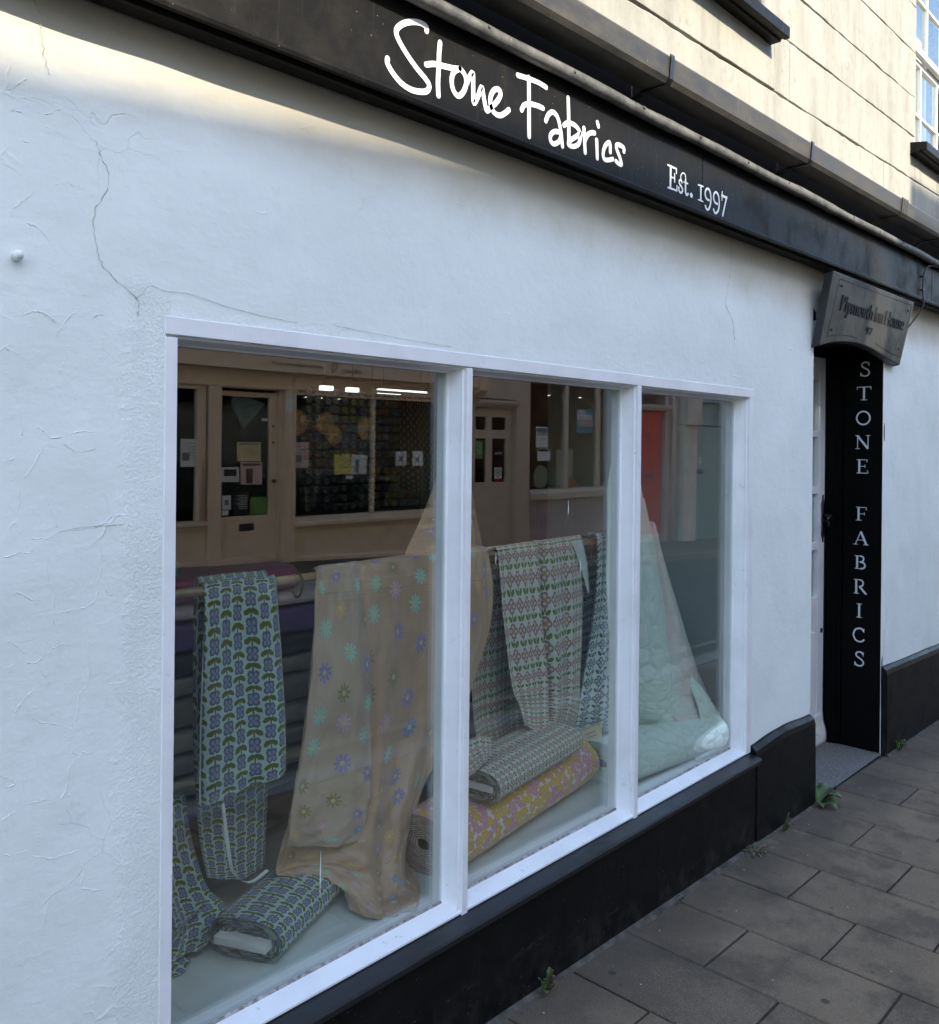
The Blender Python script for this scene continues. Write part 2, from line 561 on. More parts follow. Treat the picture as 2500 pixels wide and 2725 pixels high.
# pavement slabs, kerb, road
m = M('slab_concrete')
rnd = m.rand()
c = m.mix(m.noise(3.0, 5, 0.6).ramp(0.3, 0.7), (0.116, 0.083, 0.052), (0.195, 0.142, 0.091))
c = m.mix((rnd - 0.35).max(0.0) * 0.9, c, (0.170, 0.128, 0.085))
c = m.mix((0.45 - rnd).max(0.0) * 1.3, c, (0.065, 0.054, 0.043))
c = m.mix(m.noise(240, 3, 0.8).ramp(0.45, 0.75), c, (0.30, 0.23, 0.155))
c = m.mix(m.noise(170, 3, 0.8).ramp(0.58, 0.75), c, (0.035, 0.031, 0.028))
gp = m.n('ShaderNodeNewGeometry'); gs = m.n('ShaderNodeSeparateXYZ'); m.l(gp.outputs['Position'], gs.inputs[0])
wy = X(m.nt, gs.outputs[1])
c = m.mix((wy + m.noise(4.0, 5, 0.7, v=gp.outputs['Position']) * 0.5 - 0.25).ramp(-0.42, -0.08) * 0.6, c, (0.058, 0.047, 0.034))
c = m.mix(m.noise(3.5, 5, 0.7, v=gp.outputs['Position']).ramp(0.46, 0.66) * 0.65, c, (0.060, 0.048, 0.035))
c = m.mix(m.noise(6.0, 5, 0.75, v=gp.outputs['Position']).ramp(0.56, 0.72) * 0.5, c, (0.21, 0.165, 0.115))
c = m.mix(m.voro(3.2, rnd=1.0, v=gp.outputs['Position']).lt(0.045) * 0.75, c, (0.035, 0.031, 0.027))
c = m.mix(m.voro(6.5, rnd=1.0).lt(0.10) * 0.6, c, (0.045, 0.040, 0.035))
c = m.mix(m.voro(11, rnd=1.0).lt(0.03), c, (0.42, 0.41, 0.38))
h = m.noise(240, 3) + m.noise(12, 3) * 1.2
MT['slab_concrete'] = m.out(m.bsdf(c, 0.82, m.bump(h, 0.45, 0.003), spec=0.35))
simple('joint_dirt', (0.030, 0.026, 0.021), 0.95, 0.4, 40, 0.8, 120)
simple('mortar_edge', (0.085, 0.074, 0.060), 0.95, 0.4, 22, 0.7, 110)
simple('kerb_granite', (0.24, 0.235, 0.225), 0.8, 0.25, 120, 0.3, 160)
simple('asphalt', (0.040, 0.040, 0.040), 0.88, 0.3, 160, 0.7, 260, stain=(0.075, 0.075, 0.074))
simple('road_yellow', (0.17, 0.15, 0.085), 0.7, 0.2, 40, 0.3)
simple('ground_mat', (0.10, 0.10, 0.085), 0.95)
m = M('granite_step')
c = m.mix(m.noise(150, 4, 0.8).ramp(0.35, 0.65), (0.055, 0.053, 0.050), (0.20, 0.195, 0.185))
c = m.mix(m.voro(85, rnd=1.0).lt(0.22), c, (0.27, 0.265, 0.25))
MT['granite_step'] = m.out(m.bsdf(c, 0.8, m.bump(m.noise(130, 4), 0.6, 0.005)))
simple('cable_black', (0.012, 0.012, 0.012), 0.5)
simple('iron_black', (0.010, 0.010, 0.010), 0.38, 0.2, 30, 0.3, 90)
simple('leaf_green', (0.055, 0.11, 0.022), 0.45, 0.35, 30, 0.3, 90)
simple('leaf_pale', (0.085, 0.125, 0.060), 0.5, 0.3, 30, 0.3, 90)
simple('leaf_dry', (0.14, 0.105, 0.06), 0.8, 0.4, 40)
simple('leaf_grass', (0.060, 0.095, 0.025), 0.6, 0.35, 40)

# interior
simple('display_board', (0.70, 0.73, 0.69), 0.55, 0.05, 4, 0.04, 80, stain=(0.60, 0.63, 0.60))
simple('room_dark', (0.012, 0.011, 0.010), 0.9)
simple('room_wall', (0.10, 0.085, 0.07), 0.9)
simple('room_wood', (0.10, 0.055, 0.032), 0.6, 0.35, 7, 0.2)
simple('pale_wood', (0.42, 0.30, 0.17), 0.5, 0.2, 14, 0.1)
simple('brass', (0.24, 0.17, 0.075), 0.4, 0.15, 20, 0.1, metal=0.9)
simple('card_white', (0.72, 0.70, 0.66), 0.7, 0.03, 12, 0.02)
simple('card_cream', (0.66, 0.58, 0.40), 0.7, 0.05, 12, 0.02)
simple('board_edge', (0.36, 0.25, 0.15), 0.9, 0.5, 90, 0.3)

def emit(name, col, strength):
    m = M(name)
    e = m.n('ShaderNodeEmission')
    e.inputs[0].default_value = (*col, 1); e.inputs[1].default_value = strength
    MT[name] = m.out(e.outputs[0])
emit('lamp_white', (0.92, 1.0, 0.97), 0.55)
emit('lamp_warm', (1.0, 0.86, 0.62), 2.0)

# ---- printed cloth; UVs are metres on the cloth
def cloth_uv(m, w, h, brick):
    x, y, z = m.xyz('UV')
    gx = x / w + 50.0
    col = gx.floor()
    gy = y / h + 50.0
    if brick:
        gy = gy + col.mod(2.0) * brick
    row = gy.floor()
    return (gx.fract() - 0.5) * w, (gy.fract() - 0.5) * h, col, row

def disc(x, y, cx, cy, r):
    a, b = x - cx, y - cy
    return (a * a + b * b).sqrt() / r

def leafd(x, y, cx, cy, a, b, ang):
    dx, dy = x - cx, y - cy
    ca, sa = math.cos(ang), math.sin(ang)
    u = (dx * ca + dy * sa) / a
    v = (dy * ca - dx * sa) / b
    return (u * u + v * v).sqrt()

def weave(m, c, rough=0.85, sheen=0.25, nrm=0.25, extra=None):
    x, y, z = m.xyz('UV')
    wv = (x * 4200.0).sin() * (y * 4200.0).sin()
    h = m.noise(14, 3, v=m.vec('UV')) * 3.0 + wv * 0.15
    if extra is not None: h = h + extra
    return m.bsdf(c, rough, m.bump(h, nrm, 0.003), spec=0.25, sheen=sheen)

def print_flowers(name, base, petal, core, heart, leaf, w, h, brick, p, rp, fy, ly, la, lb, lang, stem_w, up, hr):
    m = M(name)
    x, y, col, row = cloth_uv(m, w, h, brick)
    wob = (m.noise(160, 2, v=m.vec('UV')) - 0.5) * (rp * 0.9)
    ax, ay = x.abs(), (y - fy)
    ayy = ay.abs()
    if up:      # petals on the axes
        d1 = disc(ax, ay, p, 0.0, rp).min(disc(x, ayy, 0.0, p, rp))
        d2 = disc(ax, ay, p * 0.95, 0.0, rp * 0.5).min(disc(x, ayy, 0.0, p * 0.95, rp * 0.5))
    else:       # petals on the diagonals
        d1 = disc(ax, ayy, p * 0.72, p * 0.72, rp)
        d2 = disc(ax, ayy, p * 0.62, p * 0.62, rp * 0.55)
    d1 = d1 + wob / rp
    pm, cm = d1.lt(1.0), d2.lt(1.0)
    hm = disc(x, y, 0.0, fy, hr).lt(1.0)
    lm = leafd(ax, y + wob, la * 0.92, ly, la, lb, lang).lt(1.0)
    lo, hi = min(fy, ly), max(fy, ly)
    st = x.abs().lt(stem_w) * (y.gt(lo if up else lo)) * (y.lt(hi + (0.004 if not up else 0.0)))
    lm = lm.max(st * (1.0 - pm))
    c = m.mix(m.noise(30, 3, v=m.vec('UV')).ramp(0.3, 0.7) * 0.5, base, tuple(q * 0.86 for q in base))
    shade = m.noise(220, 2, v=m.vec('UV')).ramp(0.3, 0.7)
    c = m.mix(lm, c, m.mix(shade, leaf, tuple(q * 0.72 for q in leaf)))
    c = m.mix(pm, c, m.mix(shade, petal, tuple(q * 0.75 for q in petal)))
    c = m.mix(cm, c, core)
    c = m.mix(hm, c, heart)
    MT[name] = m.out(weave(m, c))
# pale aqua cloth, drooping blue flowers under olive leaves
print_flowers('cloth_aqua', (0.47, 0.60, 0.555), (0.135, 0.155, 0.225), (0.27, 0.29, 0.38), (0.24, 0.23, 0.50), (0.15, 0.165, 0.022), 0.037, 0.0455, 0.5, 0.0088, 0.0074, -0.0085, 0.0147, 0.0106, 0.0050, -0.42, 0.0019, False, 0.0031)
# cream cloth, upright pink flowers over green leaves
print_flowers('cloth_pink', (0.66, 0.66, 0.55), (0.36, 0.205, 0.235), (0.66, 0.52, 0.48), (0.42, 0.32, 0.04), (0.17, 0.225, 0.07), 0.0310, 0.0470, 0, 0.0075, 0.0072, 0.0085, -0.0155, 0.0074, 0.0042, 0.75, 0.0013, True, 0.0038)
# the same print in blue
print_flowers('cloth_blue', (0.70, 0.78, 0.73), (0.12, 0.20, 0.30), (0.48, 0.57, 0.58), (0.33, 0.29, 0.08), (0.07, 0.135, 0.155), 0.0300, 0.0460, 0, 0.0073, 0.0068, 0.0083, -0.0150, 0.0072, 0.0040, 0.75, 0.0013, True, 0.0035)

# thick cotton with crowded yellow and pink blossoms
m = M('cloth_blossom')
def blossom(scale, off, petals, R0):
    v = m.n('ShaderNodeVectorMath'); v.operation = 'ADD'
    m.l(m.vec('UV'), v.inputs[0]); v.inputs[1].default_value = (off, off * 0.7, 0)
    vn = m.n('ShaderNodeTexVoronoi'); vn.voronoi_dimensions = '2D'
    m.l(v.outputs[0], vn.inputs['Vector']); vn.inputs['Scale'].default_value = scale; vn.inputs['Randomness'].default_value = 0.55
    sb = m.n('ShaderNodeVectorMath'); sb.operation = 'SUBTRACT'
    m.l(v.outputs[0], sb.inputs[0]); m.l(vn.outputs['Position'], sb.inputs[1])
    sp = m.n('ShaderNodeSeparateXYZ'); m.l(sb.outputs[0], sp.inputs[0])
    dx, dy = X(m.nt, sp.outputs[0]), X(m.nt, sp.outputs[1])
    sc = m.n('ShaderNodeSeparateColor'); m.l(vn.outputs['Color'], sc.inputs[0])
    rr = (dx * dx + dy * dy).sqrt()
    th = dy.atan2(dx)
    lim = ((th * (petals / 2.0) + X(m.nt, sc.outputs[1]) * 3.0).sin().abs() * 0.42 + 0.58) * R0
    return rr.lt(lim), rr.lt(R0 * 0.22), X(m.nt, sc.outputs[0])
a, ah, ar = blossom(27.0, 0.0, 5.0, 0.0205)
b, bh, br = blossom(31.0, 0.37, 5.0, 0.0165)
c = m.mix(b, (0.72, 0.66, 0.54), (0.66, 0.30, 0.33))
c = m.mix(a, c, m.mix(ar.gt(0.42), (0.66, 0.30, 0.36), (0.70, 0.43, 0.06)))
c = m.mix(ah, c, (0.62, 0.50, 0.20))
MT['cloth_blossom'] = m.out(weave(m, c))

# peach organza embroidered with many-coloured stars
def organza(name, clear, ca=(0.53, 0.335, 0.21), cb=(0.68, 0.465, 0.32)):
    m = M(name)
    x, y, col, row = cloth_uv(m, 0.070, 0.068, 0.5)
    jx = (m.white(col, row) - 0.5) * 0.030
    jy = (m.white(row + 17.0, col) - 0.5) * 0.026
    x, y = x - jx, y - jy
    rr = (x * x + y * y).sqrt()
    th = y.atan2(x) + m.white(col + 3.0, row + 9.0) * 3.0
    pet = (th * 4.5).sin().abs()
    star = rr.lt(pet.pow(0.9) * 0.0140 + 0.0036)
    ring = rr.lt(0.0046)
    eye = rr.lt(0.0024)
    hue = m.white(col + 31.0, row + 5.0)
    pc = m.cramp(hue, [(0.0, (0.30, 0.56, 0.47)), (0.19, (0.15, 0.25, 0.50)), (0.36, (0.27, 0.22, 0.45)), (0.52, (0.55, 0.33, 0.42)), (0.67, (0.58, 0.37, 0.15)), (0.82, (0.27, 0.23, 0.10))], True)
    c = m.mix(m.noise(6, 4, v=m.vec('UV')).ramp(0.3, 0.7), ca, cb)
    c = m.mix(star, c, pc)
    c = m.mix(ring, c, (0.60, 0.48, 0.16))
    cr_ = (m.noise(7, 3, v=m.vec('UV'), dist=1.2) - 0.5).abs()
    h = m.noise(7, 3, v=m.scaled(m.vec('UV'), (1.6, 0.6, 1.0)), dist=0.6) * 3.0 + cr_.ramp(0.0, 0.10) * 0.6 + star * 0.4
    b = m.bsdf(c, star * 0.45 + 0.27, m.bump(h, 0.45, 0.006), spec=0.5, sheen=0.4)
    tr = m.n('ShaderNodeBsdfTransparent'); tr.inputs[0].default_value = (0.95, 0.85, 0.72, 1)
    mx = m.n('ShaderNodeMixShader')
    m.l((1.0 - star) * clear, mx.inputs[0]); m.l(b, mx.inputs[1]); m.l(tr.outputs[0], mx.inputs[2])
    MT[name] = m.out(mx.outputs[0])
organza('cloth_organza', 0.17)
organza('cloth_organza_sheer', 0.30)
organza('cloth_organza_pale', 0.22, (0.55, 0.41, 0.30), (0.68, 0.53, 0.41))

def quilt(name, col, col2):
    m = M(name)
    e = m.voro(17.0, 'DISTANCE_TO_EDGE', 0.55, v=m.warp(0.03, 10, v=m.vec('UV')))
    c = m.mix(m.noise(5, 3, v=m.vec('UV')).ramp(0.35, 0.65), col, col2)
    c = m.mix(e.ramp(0.03, 0.0) * 0.45, c, tuple(q * 0.6 for q in col))
    h = e.ramp(0.0, 0.28) * 2.6 + m.noise(60, 3, v=m.vec('UV')) * 0.5
    MT[name] = m.out(m.bsdf(c, 0.7, m.bump(h, 0.34, 0.005), spec=0.3, sheen=0.3))
quilt('cloth_quilt', (0.66, 0.79, 0.70), (0.74, 0.84, 0.77))
quilt('cloth_quilt_pink', (0.74, 0.62, 0.60), (0.64, 0.75, 0.67))

def plain_cloth(name, col, col2=None, stripe=0):
    m = M(name)
    c = m.mix(m.noise(12, 4, v=m.vec('UV')).ramp(0.3, 0.7), col, tuple(q * 0.78 for q in col))
    if stripe:
        x, y, z = m.xyz('UV')
        c = m.mix((y * stripe).fract().lt(0.45), c, col2)
    MT[name] = m.out(weave(m, c))
plain_cloth('cloth_cream', (0.78, 0.73, 0.62)); plain_cloth('cloth_grey', (0.58, 0.57, 0.55)); plain_cloth('cloth_taupe', (0.46, 0.40, 0.34))
plain_cloth('cloth_purple', (0.17, 0.10, 0.27)); plain_cloth('cloth_magenta', (0.45, 0.07, 0.22)); plain_cloth('cloth_pinkish', (0.74, 0.60, 0.64))
plain_cloth('cloth_dark', (0.05, 0.045, 0.05)); plain_cloth('cloth_greenblue', (0.08, 0.22, 0.19)); plain_cloth('cloth_tape', (0.74, 0.80, 0.76))
plain_cloth('cloth_stripe', (0.55, 0.60, 0.62), (0.17, 0.25, 0.34), 110); plain_cloth('cloth_knit', (0.33, 0.34, 0.34), (0.25, 0.26, 0.27), 70)
m = M('cloth_dots')
x, y, col, row = cloth_uv(m, 0.03, 0.03, 0.5)
MT['cloth_dots'] = m.out(weave(m, m.mix(disc(x, y, 0.0, 0.0, 0.0065).lt(1.0), (0.02, 0.02, 0.023), (0.26, 0.26, 0.24))))

# cut end of a rolled cloth: many thin layers (u runs outward through them)
def layers(name, cols, n):
    m = M(name)
    x, y, z = m.xyz('UV')
    wob = (m.noise(26, 3) - 0.5) * 0.35
    lay = (x + wob * 0.12) * n
    tone = m.white(lay.floor(), (y * 26.0 + m.noise(70, 2) * 2.0).floor())
    c = m.cramp(tone, [(0.0, cols[0]), (0.35, cols[1]), (0.7, cols[2])], True)
    gap = (lay.fract() - 0.5).abs().gt(0.34)
    c = m.mix(gap * 0.8, c, tuple(q * 0.18 for q in cols[0]))
    MT[name] = m.out(m.bsdf(c, 0.9, m.bump(gap * -1.0, 0.8, 0.004)))
layers('roll_aqua', [(0.30, 0.38, 0.37), (0.16, 0.18, 0.26), (0.13, 0.13, 0.05)], 16)
layers('roll_pink', [(0.42, 0.40, 0.33), (0.26, 0.20, 0.19), (0.16, 0.15, 0.06)], 16)
layers('roll_blossom', [(0.50, 0.36, 0.26), (0.42, 0.26, 0.22), (0.48, 0.38, 0.28)], 12)

# buildings across the street
gloss('cream_paint', (0.90, 0.67, 0.47), 0.45, 0.6)
gloss('taupe_paint', (0.66, 0.53, 0.42), 0.5, 0.5)
gloss('red_paint', (0.78, 0.030, 0.020), 0.35, 0.3)
gloss('teal_paint', (0.24, 0.40, 0.40), 0.5, 0.4)
simple('far_white', (0.78, 0.75, 0.67), 0.85, 0.12, 5, 0.4, 40, stain=(0.48, 0.45, 0.40))
simple('far_cream', (0.52, 0.46, 0.37), 0.85, 0.12, 5, 0.4, 40)
simple('far_pink', (0.62, 0.49, 0.47), 0.7, 0.15, 5, 0.3, 40)
simple('slate', (0.07, 0.072, 0.08), 0.7, 0.25, 18, 0.5, 50)
simple('brick_red', (0.24, 0.11, 0.075), 0.85, 0.3, 40, 0.5, 60)
simple('metal_dark', (0.05, 0.048, 0.045), 0.5)
simple('paper_white', (0.86, 0.86, 0.82), 0.8, 0.02); simple('paper_yellow', (0.80, 0.65, 0.14), 0.8, 0.05); simple('paper_buff', (0.82, 0.65, 0.36), 0.8, 0.05)
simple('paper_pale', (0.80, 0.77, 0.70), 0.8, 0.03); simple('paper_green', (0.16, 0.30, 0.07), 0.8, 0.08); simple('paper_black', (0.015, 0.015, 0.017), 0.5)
simple('paper_blue', (0.08, 0.26, 0.34), 0.6, 0.08); simple('paper_pink', (0.76, 0.54, 0.50), 0.8, 0.06); simple('paper_slate', (0.19, 0.22, 0.23), 0.8, 0.05)
simple('ink_black', (0.02, 0.02, 0.02), 0.8, 0.0); simple('ink_grey', (0.20, 0.20, 0.20), 0.8, 0.0); simple('ink_red', (0.45, 0.03, 0.04), 0.8, 0.0); simple('ink_brown', (0.15, 0.08, 0.05), 0.8, 0.0)
simple('gong_bronze', (0.75, 0.44, 0.17), 0.5, 0.3, 14, 0.3, 30, metal=0.9)
simple('orange_plastic', (0.50, 0.10, 0.03), 0.5); simple('dial_cream', (0.50, 0.50, 0.40), 0.5)
# ---------------------------------------------------------------- ground, pavement, road
def gz(x):            # near pavement falls gently along the street
    return 0.042 - 0.0275 * (x - 1.79)
def og(x):            # far pavement
    return 0.17 - 0.0464 * (x - 5.5)
YN, YF, YO = -1.72, -5.55, -7.3      # near kerb, far kerb, far facades

MB().face([(-900, -900, -3.2), (900, -900, -3.2), (900, 900, -3.2), (-900, 900, -3.2)]).build('ground', MT['ground_mat'], kind='structure')
XA, XB = -8.0, 34.0
pave = MB()
pave.grid(lambda u, v: (XA + (XB - XA) * u, YN + 0.14 + (0.12 - YN) * v, gz(XA + (XB - XA) * u) - 0.008), 40, 4)
pav = pave.build('pavement', MT['joint_dirt'], kind='structure')
# slabs: courses 0.307 m wide square to the wall, staggered
slope = math.atan(0.0275)
sl_me = {}
def slab_mesh(w, l):
    k = (round(w, 3), round(l, 3))
    if k not in sl_me:
        me = bpy.data.meshes.new('slab')
        bm = bmesh.new()
        bmesh.ops.create_cube(bm, size=1.0)
        bmesh.ops.scale(bm, vec=(w, l, 0.04), verts=bm.verts)
        top = [e for e in bm.edges if all(v.co.z > 0 for v in e.verts)]
        bmesh.ops.bevel(bm, geom=top, offset=0.004, segments=1, affect='EDGES')
        bm.to_mesh(me); bm.free()
        me.materials.append(MT['slab_concrete'])
        sl_me[k] = me
    return sl_me[k]
px = 0.305
for i in range(-6, 42):
    xa = 2.434 + px * i
    xc = xa + px / 2
    cuts = [-0.015, -0.303, -0.777, -1.252, YN + 0.145] if i % 2 == 0 else [-0.015, -0.540, -1.015, YN + 0.145]
    for a, b in zip(cuts[:-1], cuts[1:]):
        g = 0.0035 + random.random() * 0.002
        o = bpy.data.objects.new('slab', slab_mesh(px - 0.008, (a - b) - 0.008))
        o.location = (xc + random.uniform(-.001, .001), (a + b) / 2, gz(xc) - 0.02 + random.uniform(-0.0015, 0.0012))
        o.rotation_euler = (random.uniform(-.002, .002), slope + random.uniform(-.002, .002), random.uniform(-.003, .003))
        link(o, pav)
# near and far kerb stones, road, painted lines, far pavement
kerb = MB()
kerb.grid(lambda u, v: (XA + (XB - XA) * u, YN, gz(XA + (XB - XA) * u) - 0.14 + 0.05 * v), 40, 1)
kb = kerb.build('kerb', MT['joint_dirt'], kind='structure')
xk = XA
while xk < 24:
    L = 0.9
    z0, z1 = gz(xk), gz(xk + L)
    MB().hexa([(xk, YN, z0 - .2), (xk + L - .008, YN, z1 - .2), (xk + L - .008, YN + .135, z1 - .2), (xk, YN + .135, z0 - .2), (xk, YN, z0), (xk + L - .008, YN, z1), (xk + L - .008, YN + .135, z1), (xk, YN + .135, z0)]).build('kerb_stone', MT['kerb_granite'], kb, bevel=0.012)
    z0, z1 = og(xk), og(xk + L)
    MB().hexa([(xk, YF - .135, z0 - .2), (xk + L - .008, YF - .135, z1 - .2), (xk + L - .008, YF, z1 - .2), (xk, YF, z0 - .2), (xk, YF - .135, z0), (xk + L - .008, YF - .135, z1), (xk + L - .008, YF, z1), (xk, YF, z0)]).build('kerb_stone', MT['kerb_granite'], kb, bevel=0.012)
    xk += L
def road_z(x, y):
    t = (YN - y) / (YN - YF)
    return (1 - t) * (gz(x) - 0.11) + t * (og(x) - 0.11) + 0.05 * math.sin(PI * max(0, min(1, t)))
MB().grid(lambda u, v: (XA + (XB - XA) * u, YF + (YN - YF) * v, road_z(XA + (XB - XA) * u, YF + (YN - YF) * v)), 60, 16).build('road', MT['asphalt'], smooth=True, kind='structure')
for k, yl in enumerate((YN - 0.17, YN - 0.36)):
    MB().grid(lambda u, v: (XA + (XB - XA) * u, yl - 0.06 * v, road_z(XA + (XB - XA) * u, yl - 0.06 * v) + 0.005), 60, 1).build('road_marking', MT['road_yellow'], kind='structure')
for k, yl in enumerate((YF + 0.23, YF + 0.42)):
    MB().grid(lambda u, v: (XA + (XB - XA) * u, yl - 0.06 * v, road_z(XA + (XB - XA) * u, yl - 0.06 * v) + 0.005), 60, 1).build('road_marking', MT['road_yellow'], kind='structure')
fp = MB().grid(lambda u, v: (XA + (XB - XA) * u, YO - 0.1 + (YF - .13 - YO + .1) * v, og(XA + (XB - XA) * u) - 0.006), 40, 2).build('far_pavement', MT['joint_dirt'], kind='structure')
sl2 = math.atan(0.0464)
for i in range(0, 34):
    xc = 4.4 + 0.45 * i
    for j in range(3):
        o = bpy.data.objects.new('slab', slab_mesh(0.442, 0.532))
        o.location = (xc, YO + 0.27 + 0.54 * j, og(xc) - 0.0195)
        o.rotation_euler = (0, sl2, 0)
        link(o, fp)
# mortar fillet where the plinth meets the slabs
MB().grid(lambda u, v: (-1 + 5.0 * u, -0.028 - (0.020 + 0.012 * mnoise.noise(Vector((u * 30, 0, 0))) + .006 * mnoise.noise(Vector((u * 130, 0, 4)))) * v, gz(-1 + 5 * u) + 0.009 - 0.011 * v * v), 500, 4).build('mortar_fillet', MT['mortar_edge'], pav, smooth=True)
MB().grid(lambda u, v: (4.95 + 4.0 * u, -0.028 - (0.020 + 0.012 * mnoise.noise(Vector((u * 30, 5, 0)))) * v, gz(4.95 + 4 * u) + 0.009 - 0.011 * v * v), 300, 4).build('mortar_fillet', MT['mortar_edge'], pav, smooth=True)

# ---------------------------------------------------------------- the shop building
shop = thing('shop_building', (2.4, 0, 0), 'old white rendered shop building with black plinth and weathered stucco upper floor', 'building')

def spaced(a, b, step):
    n = max(1, int(round((b - a) / step)))
    return [a + (b - a) * i / n for i in range(n)]
xs = spaced(-6, 0.3, .4) + spaced(.3, .835, .022) + spaced(.835, 3.385, .05) + spaced(3.385, 4.0, .03) + spaced(4.0, 4.95, .08) + spaced(4.95, 6.3, .03) + spaced(6.3, 14, .5) + [14]
zs = spaced(-.9, .355, .08) + spaced(.355, 1.835, .03) + spaced(1.835, 2.13, .024) + spaced(2.13, 2.7, .03) + [2.7]
def wall_pt(u, v):
    i, j = round(u * (len(xs) - 1)), round(v * (len(zs) - 1))
    x, z = xs[i], zs[j]
    e1 = max(max(.835 - x, x - 3.385), max(.355 - z, z - 1.835))
    e2 = max(max(4.0 - x, x - 4.95), z - 2.13)
    k = min(1, max(0, min(e1, e2)) / 0.06)
    n = mnoise.noise(Vector((x * 2.2, 1.3, z * 2.2))) * 0.007 + mnoise.noise(Vector((x * 7, 5.3, z * 7))) * 0.003
    if 4.95 <= x < 5.1 and z < 2.13:
        n += 0.006 * mnoise.noise(Vector((x * 15, 9, z * 6)))
        k = max(k, .4 if x > 4.955 else 0)
    return (x, n * k - 0.001, z)
def in_open(i, j):
    xm, zm = (xs[i] + xs[i + 1]) / 2, (zs[j] + zs[j + 1]) / 2
    return (.835 < xm < 3.385 and .355 < zm < 1.835) or (4.0 < xm < 4.95 and zm < 2.13)
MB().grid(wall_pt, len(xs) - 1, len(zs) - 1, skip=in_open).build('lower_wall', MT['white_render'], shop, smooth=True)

# cracks that run through the render
CR = [[(.582, 2.372), (.595, 2.324), (.604, 2.265), (.615, 2.237)],
      [(.694, 2.145), (.707, 2.112), (.721, 2.073), (.695, 2.017), (.697, 1.961), (.706, 1.926), (.729, 1.901), (.774, 1.868), (.777, 1.835)],
      [(3.177, 2.43), (3.174, 2.329), (3.16, 2.24), (3.137, 2.147), (3.191, 2.094), (3.21, 2.016)],
      [(4.984, .42), (4.995, .52), (5.0, .598), (5.03, .66), (5.035, .74)],
      [(.774, 1.868), (.79, 1.885), (.803, 1.896), (.834, 1.89), (.887, 1.891), (.955, 1.878), (1.04, 1.868), (1.14, 1.862)], [(1.25, 1.866), (1.34, 1.862), (1.48, 1.856), (1.62, 1.852)],
      [(.643, 1.593), (.666, 1.579), (.702, 1.586)], [(.636, 1.44), (.692, 1.445), (.753, 1.445)]]
for n, c in enumerate(CR):
    pts = []
    for q in smooth_path([(a, 0, b) for a, b in c], 7):
        pts.append((q.x + random.uniform(-.003, .003), -0.003, q.z))
    MB().tube(pts, [random.uniform(.0001, .0007) if n < 4 else random.uniform(.0002, .0004) for _ in pts], 5).build('crack', MT['crack_dark'], shop)
